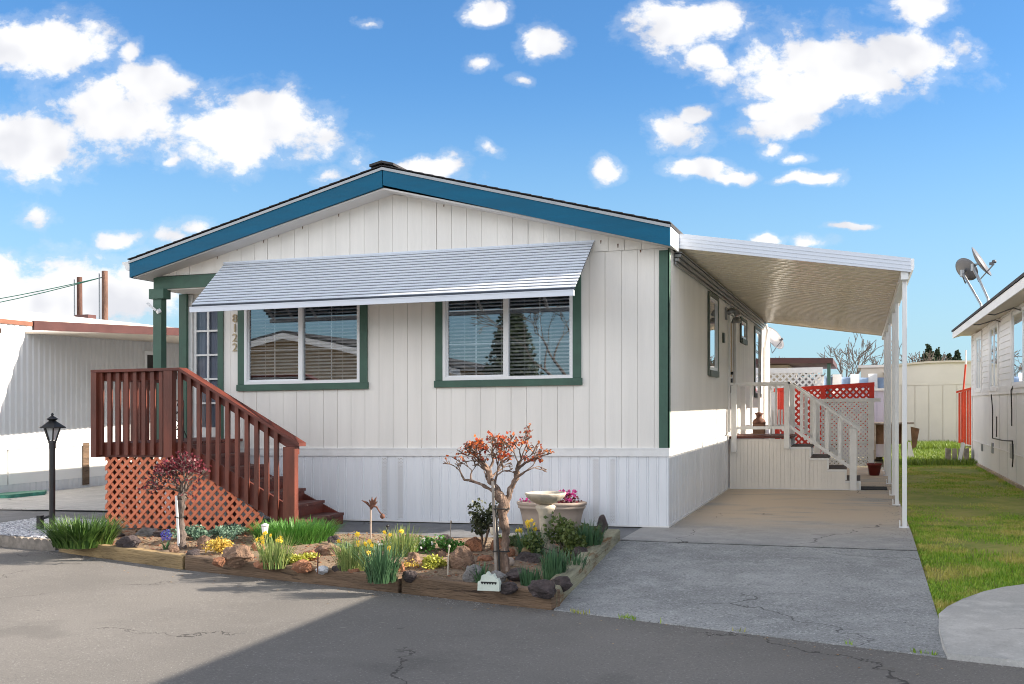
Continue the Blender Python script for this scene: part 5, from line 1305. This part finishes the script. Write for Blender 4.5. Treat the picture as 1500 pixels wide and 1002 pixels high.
bush('groundcover', G(633,830,0), 'low bright yellow green plant left of the big boulder', 'plant', MT['yellowgreen'], 900, .15, .09, .026, stems=False)
bush('white_flowers', G(618,806,0), 'dark leafy plant dotted with small white flowers', 'flowers', MT['grassmound'], 700, .24, .11, .03, flowers=(MT['whitep'],40,.014))
bush('white_flowers', G(662,806,0), 'dark green low plant behind the big boulder', 'plant', MT['grassmound'], 450, .15, .11, .03)
bush('dark_shrub', G(708,806,0), 'small upright dark leaved shrub left of the orange tree', 'shrub', MT['darkleaf'], 900, .16, .28, .034, zc=.17, stemmat='bark')
clump('leaf_clump', G(703,852,0), 'small dark green blade clump left of the white ornament', 'plant', MT['daffdark'], 55, .20, .05, .016, (.1,.7))
clump('leaf_clump', G(776,852,0), 'short green blade clump in the shade right of the orange tree', 'plant', MT['daffdark'], 110, .17, .08, .012, (.05,.4))
clump('leaf_clump', G(812,842,0), 'upright blue green blade clump near the driveway timber', 'plant', MT['daffdark'], 190, .27, .10, .013, (.05,.4))
clump('leaf_clump', G(862,808,0), 'tall blue green blade clump at the right end of the planter', 'plant', MT['daffdark'], 260, .34, .11, .013, (.05,.42))
daffodils(778,812,'daffodils with yellow flowers in front of the bird bath',MT['daffdark'],90,.33,.10,10)
bush('leafy_shrub', G(826,812,0), 'loose olive green shrub in front of the bird bath and pot', 'shrub', MT['midleaf'], 1300, .24, .30, .04)
bush('leafy_shrub', G(858,800,0), 'small olive green shrub between pot and driveway timber', 'shrub', MT['midleaf'], 350, .12, .22, .04)
for px, py, lab, mt in ((748,816,'small round orange cactus right of the tree trunk','rock_red'),(771,814,'small round yellow green cactus beside the orange one','timber_new'),(746,830,'small pale pinkish cactus low beside the trunk','potclay')):
    c_ = G(px, py, .0); m = MB(); pr = [(.002,.0)]+[(.048*math.sin(k/8*3.14)**.8, .045-.045*math.cos(k/8*3.14)) for k in range(1,8)]+[(.002,.09)]
    m.lathe((c_[0],c_[1],c_[2]-.005), pr, 14); tag(m.build('cactus', MT[mt], loc=c_), lab, 'cactus')
bush('groundcover', G(560,806,0), 'low grey green leafy patch behind the daffodils near the iron bird', 'plant', MT['midleaf'], 700, .22, .07, .03, stems=False)
bush('groundcover', G(505,806,0), 'small mixed green patch between green mound and tall daffodils', 'plant', MT['bluegreen'], 400, .12, .07, .028, stems=False)
bush('dry_weed', G(595,830,0), 'small tuft of dry tan weeds beside the pale daffodils', 'plant', MT['orangefoliage'], 120, .10, .05, .022, stems=False)
bush('groundcover', G(745,800,0), 'loose olive leafy patch behind the orange tree trunk', 'plant', MT['midleaf'], 380, .14, .10, .03, stems=False)
clump('leaf_clump', G(836,832,0), 'sparse green blades between the upright clump and the driveway timber', 'plant', MT['daffdark'], 90, .20, .12, .011, (.1,.6))
# white crenellated ornament
c_ = G(716,862,0.); orn = thing('garden_ornament', c_, 'white concrete garden ornament with a dark zigzag band at the front of the planter', 'ornament')
m = MB(); x, y, z = c_; m.prism([(x-.095,y,z-.02),(x+.085,y,z-.02),(x+.088,y,z+.045),(x+.072,y,z+.08),(x+.055,y,z+.075),(x+.035,y,z+.115),(x+.012,y,z+.10),(x-.015,y,z+.13),(x-.032,y,z+.105),(x-.06,y,z+.10),(x-.07,y,z+.06),(x-.092,y,z+.05)], (0,.05,0)); m.build('body', simple('mint white plaster', (.62,.68,.60), .8, .1, 12), orn)
m = MB()
for k in range(6): m.prism([(x-.066+k*.022,y-.003,z+.045),(x-.055+k*.022,y-.003,z+.030),(x-.044+k*.022,y-.003,z+.045)], (0,.002,0))
m.box(x-.066,x+.064,y-.003,y-.001,z+.045,z+.052); m.build('zigzag_band', MT['rubber'], orn)
# bird bath
bx, by, _ = G(799,806,0)
dep = -(bx-CAM.x)*SA+(by-CAM.y)*CA; bbz = V(799,722,by)[2]
bth = thing('bird_bath', (bx,by,0), 'cream stone bird bath with wide fluted bowl in the planter', 'bird bath')
m = MB(); n = 48; prof = [(.05,-.11),(.09,-.105),(.14,-.075),(.19,-.035),(.205,-.01),(.205,.0),(.192,.004),(.185,-.008),(.12,-.045),(.02,-.055)]
vs = []; fs = []
for i, (r, z) in enumerate(prof):
    for k in range(n):
        a = 6.283*k/n; rr = r*(1+(.03*math.cos(12*a) if i < 4 else 0)); vs.append((bx+rr*math.cos(a), by+rr*math.sin(a), bbz+z))
for i in range(len(prof)-1):
    for k in range(n): fs.append((i*n+k, i*n+(k+1)%n, (i+1)*n+(k+1)%n, (i+1)*n+k))
fs.append(tuple(range(n))[::-1]); fs.append(tuple(range(9*n,10*n))); m.add(vs, fs, True); m.build('bowl', MT['stone'], bth)
m = MB(); m.lathe((bx,by,0),[(.13,-.02),(.13,.03),(.09,.06),(.06,.10),(.055,.2),(.07,bbz-.2),(.095,bbz-.16),(.10,bbz-.13),(.06,bbz-.11)],24); m.build('pedestal', MT['stone'], bth)
m = MB(); m.lathe((bx,by,bbz-.028),[(.001,.0),(.15,.0),(.15,.002),(.001,.002)],24); m.build('water', simple('still water', (.05,.06,.07), .1, .1, 4, 0), bth)
# big beige planter with pink flowers
px_, py_ = V(808,770,-.42)[0], -.42
pt = thing('flower_pot', (px_,py_,0), 'wide beige rimmed planter pot against the white skirting', 'planter')
m = MB(); m.lathe((px_,py_,0),[(.31,-.0),(.335,.02),(.36,.16),(.385,.24),(.40,.245),(.405,.27),(.39,.275),(.415,.285),(.42,.315),(.395,.32),(.37,.30),(.36,.25)],40,1,.62); m.build('pot', MT['potclay'], pt)
m = MB(); m.lathe((px_,py_,.24),[(.001,0),(.36,0),(.36,.01),(.001,.01)],30,1,.62); m.build('soil', MT['soil'], pt)
m = MB(); f = MB()
for i in range(26): flower(f, (px_+.20+R.gauss(0,.05), py_+R.gauss(0,.04), .33+R.uniform(0,.12)), .026, 5)
for i in range(8): flower(f, (px_-.33+R.gauss(0,.04), py_+R.gauss(0,.03), .31+R.uniform(0,.04)), .02, 5)
for i in range(90): leaf(m, (px_+.18+R.gauss(0,.07), py_+R.gauss(0,.05), .29+R.uniform(0,.1)), .04)
f.build('flowers', MT['pinkp'], pt); m.build('leaves', MT['burgleaf'], pt)
# rusty iron bird sculpture
ix, iy, _ = G(543,790,0); sz = V(540,745,iy)[2]
ib = thing('metal_sculpture', (ix,iy,0), 'rusty iron bird-like sculpture on a thin rod in front of the skirting', 'sculpture')
m = MB(); m.tube([(ix,iy,-.05),(ix,iy,sz)], .010, 8); m.build('rod', MT['potclay'], ib)
def P(dx, dz, dy=0): return (ix+dx, iy+dy, sz+dz)
m = MB(); m.tube([P(0,0),P(.03,.03),P(.07,.02),P(.11,-.04),P(.135,-.06)], [.018,.016,.010,.007,.006], 8); m.lathe(P(.14,-.08),[(.003,-.03),(.024,-.018),(.027,0),(.02,.02),(.003,.028)],12); m.build('neck', MT['rust'], ib)
for i, (dx, dz) in enumerate(((-.11,.09),(.015,.13),(-.02,.10),(.07,.13),(.08,.08))):
    m = MB(); a = Vector(P(0,.01)); b = Vector(P(dx,dz)); mid = (a+b)/2+Vector((.012,0,.012)); m.tube([a,mid,b], [.006,.016,.002], 6); m.build('feather', MT['rust'], ib)
# solar lights and stakes
def solar(px, py, top, w, label, mat='white'):
    c_ = G(px, py, 0); zt = V(px, top, c_[1])[2]; t = thing('solar_light', c_, label, 'garden light', 'small garden stake lights'); x, y, _ = c_
    m = MB(); m.tube([(x,y,-.03),(x,y,zt-.09)], .008, 8); m.build('spike', MT['dark_metal'], t)
    m = MB(); m.lathe((x,y,zt-.10),[(.028,0),(w*.8,.01),(w,.075),(w*.9,.078)],14); m.build('lens', MT['stone'] if mat != 'white' else MT['white'], t)
    m = MB(); m.lathe((x,y,zt-.02),[(w*1.15,0),(w*1.15,.015),(w*.4,.028),(.004,.03)],14); m.build('cap', MT['dark_metal'] if mat != 'white' else MT['white'], t)
solar(388,800,768,.036,'white topped garden light stake in front of the green mound')
solar(724,812,768,.045,'black capped garden light behind the orange tree trunk','dark')
for px, py, top, r, lab, mt in ((465,836,806,.007,'short rusty iron stake at the timber','rust'),(656,838,800,.006,'thin pale curved garden stick left of the big boulder','stone'),(659,806,764,.005,'thin grey stick ornament behind the boulder','plank'),(566,800,770,.009,'short dark stake behind the pale daffodils','dark_metal')):
    c_ = G(px, py, 0); zt = V(px, top, c_[1])[2]; m = MB(); m.tube([(c_[0],c_[1],-.03),(c_[0]+.004,c_[1],zt*.6),(c_[0]+.012,c_[1],zt)], r, 6); m.lathe((c_[0]+.012,c_[1],zt),[(.002,-.02),(r*2.2,-.008),(r*2,.006),(.002,.014)],8)
    tag(m.build('garden_stake', MT[mt], loc=c_), lab, 'stake')

# ================================================================ GRASS
import numpy as np
rs = np.random.RandomState(3)
def grass(name, n, region, hfun, mat, label, w=.006):
    vs = []; fs = []; k = 0
    while k < n:
        u, v_, z, ok = region()
        if not ok: continue
        h = hfun(u, v_); a = rs.rand()*6.283; l = rs.rand()*.6; dx, dy = math.cos(a), math.sin(a); b = len(vs)
        sx, sy = -dy*w, dx*w
        vs += [(u-sx,v_-sy,z),(u+sx,v_+sy,z),(u+dx*h*l*.5+sx*.6,v_+dy*h*l*.5+sy*.6,z+h*.6),(u+dx*h*l*.5-sx*.6,v_+dy*h*l*.5-sy*.6,z+h*.6),(u+dx*h*l*1.2,v_+dy*h*l*1.2,z+h*.95)]
        fs += [(b,b+1,b+2,b+3),(b+3,b+2,b+4)]; k += 1
    m = MB(); m.v = vs; m.f = [list(f) for f in fs]; m.sm = [False]*len(fs)
    return tag(m.build(name, mat), label, 'grass', kind='stuff')
def in_apron(u, v_):
    c = False; n = len(poly)
    for i in range(n):
        a, b = poly[i], poly[(i+1) % n]
        if (a[1] > v_) != (b[1] > v_) and u < (b[0]-a[0])*(v_-a[1])/(b[1]-a[1])+a[0]: c = not c
    return c
def reg():
    u = 2.66+rs.rand()**1.2*3.0; v_ = -5.2+rs.rand()**1.7*26
    if in_apron(u, v_): return 0,0,0,False
    # patchy: thin where the ground shows
    d = mnoise.noise((u*1.1, v_*.7, 4.2))
    if rs.rand() > .52+1.5*d-(.22 if 1 < v_ < 9 else -.25): return 0,0,0,False
    z = (-.035 if v_ > 0 else max(-.16, -.03+(ramp_z(u, v_)*.8))-.005)
    return u, v_, z, u < 4.62
grass('grass', 60000, reg, lambda u, v_: rs.uniform(.014,.045)*(1.15 if v_ < -1 else .8), MT['lawnblade'], 'short patchy lawn grass between carport and right house')
def reg2():
    u = 2.7+rs.rand()*1.95; v_ = 14+rs.rand()*10.5
    return u+rs.rand()*.4, v_, -.03, True
grass('weeds', 14000, reg2, lambda u, v_: rs.uniform(.06,.16)+(.14 if v_ > 21 else 0), MT['weed'], 'bright fresh weeds and taller grass near the arched building', .012)
def reg3():
    s = rs.rand(); c = rs.randint(3)
    if c == 0: v_ = -4.2+s*5; return 2.68+abs(rs.randn())*.02, v_, max(-.16,-.03+ramp_z(2.7,v_)*.8)-.0, mnoise.noise((v_*3,0,0)) > -.1
    if c == 1: u = -.1+s*2.7; return u, edge2(u)+.0+rs.randn()*.008, -.160, mnoise.noise((u*5,1,0)) > .12 and rs.rand() < .3
    u = HUr = 4.60; v_ = -2+s*17; return 4.58-abs(rs.randn())*.05, v_, -.03, True
grass('edge_grass', 3000, reg3, lambda u, v_: rs.uniform(.02,.06), MT['lawnblade'], 'stray grass tufts along the edges of the concrete')
# grit along the edges of the road
m = MB()
for i in range(2600):
    u = R.uniform(-7.4,3.2); v_ = edge2(u)-abs(R.gauss(0,.10))-.005; q_ = R.uniform(.002,.006)
    m.add([(u+q.x*q_*1.3, v_+q.y*q_, -.150+q.z*q_*.7) for q in iv], iff)
for i in range(900):
    u = 2.64-abs(R.gauss(0,.10)); v_ = R.uniform(-5.2,9); q_ = R.uniform(.002,.006); zz = .0 if v_ > -1.3 else ramp_z(u,v_)-.0
    m.add([(u+q.x*q_*1.3, v_+q.y*q_, zz+q.z*q_*.7) for q in iv], iff)
tag(m.build('grit', MT['rock_grey']), 'fine grit washed along the edges of road and driveway', 'gravel', kind='stuff')
m = MB()
for i in range(1400):
    u = R.uniform(-6.2,-.35); v_ = R.uniform(edge2(u)+.12,-1.35); leaf(m, (u, v_, soil_z(u,v_)+.008), R.uniform(.015,.035), Vector((R.gauss(0,.4),R.gauss(0,.4),1)).normalized())
for i in range(300):
    u = R.uniform(-6.2,-.35); v_ = R.uniform(edge2(u)+.12,-1.35); a = R.random()*6.28; z_ = soil_z(u,v_)+.01; l_ = R.uniform(.04,.12); m.beam((u,v_,z_),(u+l_*math.cos(a),v_+l_*math.sin(a),z_+R.uniform(0,.02)),.004,.004)
tag(m.build('plant_litter', leafmat('plant litter', (.10,.06,.03), (.34,.24,.13), .1)), 'dry leaves and twigs littering the planter soil', 'leaves', kind='stuff')
# dead leaves
m = MB()
for i in range(140):
    u = R.uniform(-6,2.6); v_ = edge2(u)-abs(R.gauss(0,.35)); leaf(m, (u, v_, -.146), .02, Vector((R.gauss(0,.15),R.gauss(0,.15),1)).normalized())
for i in range(60): leaf(m, (R.uniform(0,2.6), R.uniform(-1,6), .004), .02, Vector((0,0,1)))
tag(m.build('dead_leaves', leafmat('dry leaf', (.20,.11,.05), (.40,.28,.14), .1)), 'tiny dry leaves scattered on road and slab', 'leaves', kind='stuff')

# ================================================================ SKY, SUN, CAMERA
SUNV = Vector((1, .25, 0)).normalized(); EL_ = math.atan(.565/1.031)
w = bpy.data.worlds.new('World'); S.world = w; w.use_nodes = True
t = NT(w.node_tree); t.N.clear()
out = t.n('ShaderNodeOutputWorld'); bg = t.n('ShaderNodeBackground')
sky = t.n('ShaderNodeTexSky', sky_type='NISHITA', sun_disc=False, sun_elevation=EL_, sun_rotation=math.atan2(SUNV.x, SUNV.y), altitude=100, air_density=1.0, dust_density=.4, ozone_density=2.0)
SKYS = .10
gen = t.n('ShaderNodeTexCoord').outputs['Generated']
def dot(v, c): return t.n('ShaderNodeVectorMath', operation='DOT_PRODUCT', i={0: v, 1: c}).outputs['Value']
fw = dot(gen, (-SA, CA, 0)); rt = dot(gen, (CA, SA, 0)); up = dot(gen, (0,0,1))
afw = t.m('MAXIMUM', t.m('ABSOLUTE', fw), .08)
cx = t.m('DIVIDE', rt, afw); cy = t.m('DIVIDE', up, afw)
pos = t.n('ShaderNodeCombineXYZ', i={0: cx, 1: cy, 2: 0.}).outputs[0]
CL = [  # clouds: centre x, y (photo pixels), radii
 (70,68,105,52),(10,60,90,40),(165,160,115,62),(215,120,75,32),(360,185,150,66),(395,160,60,34),(300,180,60,26),(50,215,95,58),(-10,200,60,50),(75,110,0,0),
 (188,85,16,14),(40,318,22,14),(175,345,44,14),(120,420,150,62),(20,430,90,60),(200,425,75,40),(60,460,160,45),(330,445,0,0),
 (522,234,18,18),(620,250,75,20),(485,256,24,12),(262,350,22,10),(290,342,26,12),(262,232,14,7),
 (795,60,40,28),(710,12,40,18),(540,32,12,6),(700,85,16,12),(712,223,14,10),(775,238,0,0),
 (1010,35,98,44),(1040,75,40,30),(1225,100,170,66),(1320,78,110,40),(1350,8,70,30),(1150,125,90,30),(1060,105,24,16),(1175,150,60,24),(1290,120,70,24),
 (1000,190,50,32),(1025,160,30,16),(1140,180,66,26),(1110,160,30,12),(880,247,32,20),(1030,243,60,17),(1075,252,40,10),(1185,262,52,11),(1132,218,16,8),(1170,232,16,6),
 (1135,351,30,12),(1195,358,16,8),(1240,333,34,7),(765,118,16,8),(1090,300,0,0),(350,70,0,0)]
def field(vec, grow_=1.):
    acc = None
    for x, y, a, b_ in CL:
        if a == 0: continue
        c = ((x-750)/1600, (590-y)/1600, 0); k_ = 1.15 if a < 30 else .95; s = (1600/(a*k_+1), 1600/(b_*k_+1), 0)
        v = t.vm('MULTIPLY', t.vm('SUBTRACT', vec, c).outputs[0], s).outputs[0]
        l = t.n('ShaderNodeVectorMath', operation='LENGTH', i={0: v}).outputs['Value']
        f = t.m('SUBTRACT', 1., l)
        if a < 30: f = t.m('MULTIPLY', f, .55)
        acc = f if acc is None else t.m('SMOOTH_MAX', acc, f, .08)
    return acc
wn = t.n('ShaderNodeTexNoise', i={'Vector': pos, 'Scale': 9., 'Detail': 3.})
warp = t.vm('MULTIPLY', t.vm('SUBTRACT', wn.outputs['Color'], (.5,.5,.5)).outputs[0], (.05,.035,0)).outputs[0]
wn2 = t.n('ShaderNodeTexNoise', i={'Vector': pos, 'Scale': 38., 'Detail': 4.})
warp = t.vm('ADD', warp, t.vm('MULTIPLY', t.vm('SUBTRACT', wn2.outputs['Color'], (.5,.5,.5)).outputs[0], (.022,.014,0)).outputs[0]).outputs[0]
wp_ = t.vm('ADD', pos, warp).outputs[0]
base = field(wp_)
def fb(vec): return t.n('ShaderNodeTexNoise', i={'Vector': vec, 'Scale': 26., 'Detail': 7., 'Roughness': .62, 'Distortion': .15}).outputs[0]
n1 = fb(t.vm('MULTIPLY', pos, (1,1.35,1)).outputs[0]); n2 = fb(t.vm('MULTIPLY', t.vm('ADD', pos, (.006,.010,0)).outputs[0], (1,1.35,1)).outputs[0])
dens = t.m('ADD', base, t.m('MULTIPLY', t.m('SUBTRACT', n1, .49), 1.9))
# outside the view: added noise clouds, brightened to fill the shaded front
nb = t.m('MULTIPLY', t.m('SUBTRACT', t.noise(t.vm('MULTIPLY', gen, (1,1,2.5)).outputs[0], 2.2, 7, .6), .42), 6.)
nb = t.m('SUBTRACT', nb, t.m('MULTIPLY', t.m('MULTIPLY', t.ramp(up, .16, .05), t.ramp(fw, -.35, -.7)), 1.8))
front = t.ramp(fw, .68, .83)
dens = t.n('ShaderNodeMix', data_type='FLOAT', i={0: front, 2: nb, 3: dens}).outputs[0]
mask = t.ramp(dens, -.02, .46)
thin = t.m('MULTIPLY', t.ramp(dens, -.28, .10), .16)
mask = t.m('MAXIMUM', mask, thin)
mask = t.m('MULTIPLY', mask, t.ramp(up, -.01, .03))
def fs(vec): return t.n('ShaderNodeTexNoise', i={'Vector': vec, 'Scale': 15., 'Detail': 2.5, 'Roughness': .5}).outputs[0]
relief = t.m('MULTIPLY_ADD', t.m('SUBTRACT', fs(pos), fs(t.vm('ADD', pos, (.010,.020,0)).outputs[0])), 4.5, .66, clamp=True)
core = t.ramp(dens, .2, 1.1)
shade = t.m('MULTIPLY_ADD', relief, .6, t.m('MULTIPLY_ADD', core, .08, .38), clamp=True)
CLD = 1.0
ccol = t.mix(shade, (.62*CLD,.64*CLD,.72*CLD), (1.02*CLD,1.02*CLD,1.03*CLD))
# sky colour: physical sky, a touch more saturated
hs = t.n('ShaderNodeHueSaturation', i={'Saturation': 1.15, 'Value': 1.0, 'Color': sky.outputs[0], 'Fac': 1.})
skyc = t.mul(hs.outputs[0], (SKYS*.53, SKYS*.745, SKYS*.90))
skyc = t.mix(t.m('MULTIPLY', t.ramp(up, .30, .0), .75), skyc, (.215,.32,.395))
cb = t.n('ShaderNodeMix', data_type='FLOAT', i={0: front, 2: t.m('MULTIPLY_ADD', t.ramp(up, .75, .35), 1.10, .25), 3: .48}).outputs[0]  # unseen clouds are made brighter than those in view, as fill light
ccs_ = t.vm('SCALE', ccol); t.L.new(cb, ccs_.inputs['Scale']); ccs = ccs_.outputs[0]
fin = t.mix(mask, skyc, ccs)
# stored at strength 0.12 so divide back
fin = t.mul(fin, (1/SKYS,)*3) if 0 else fin
sc = t.vm('SCALE', fin); sc.inputs['Scale'].default_value = 1/SKYS
t.L.new(sc.outputs[0], bg.inputs[0]); bg.inputs[1].default_value = SKYS
t.L.new(bg.outputs[0], out.inputs[0])
su = bpy.data.lights.new('Sun', 'SUN'); su.energy = 5.0; su.angle = math.radians(.5); su.color = (1,.88,.74)
so = bpy.data.objects.new('sun', su); COL.objects.link(so)
ld = -(SUNV*math.cos(EL_)+Vector((0,0,math.sin(EL_)))); so.rotation_euler = ld.to_track_quat('-Z','Y').to_euler(); so.location = (10,3,12)
cam = bpy.data.cameras.new('Camera'); co = bpy.data.objects.new('camera', cam); COL.objects.link(co)
cam.sensor_width = 36; cam.lens = 1600/1500*36; cam.shift_y = (590-501)/1500; cam.clip_end = 2000
co.location = CAM; co.rotation_euler = (math.pi/2, 0, YAW); S.camera = co
S.view_settings.view_transform = 'Standard'; S.view_settings.look = 'None'; S.view_settings.exposure = 1.13
S.cycles.filter_width = 1.0; S.cycles.max_bounces = 6; S.cycles.transparent_max_bounces = 8; S.cycles.use_denoising = True
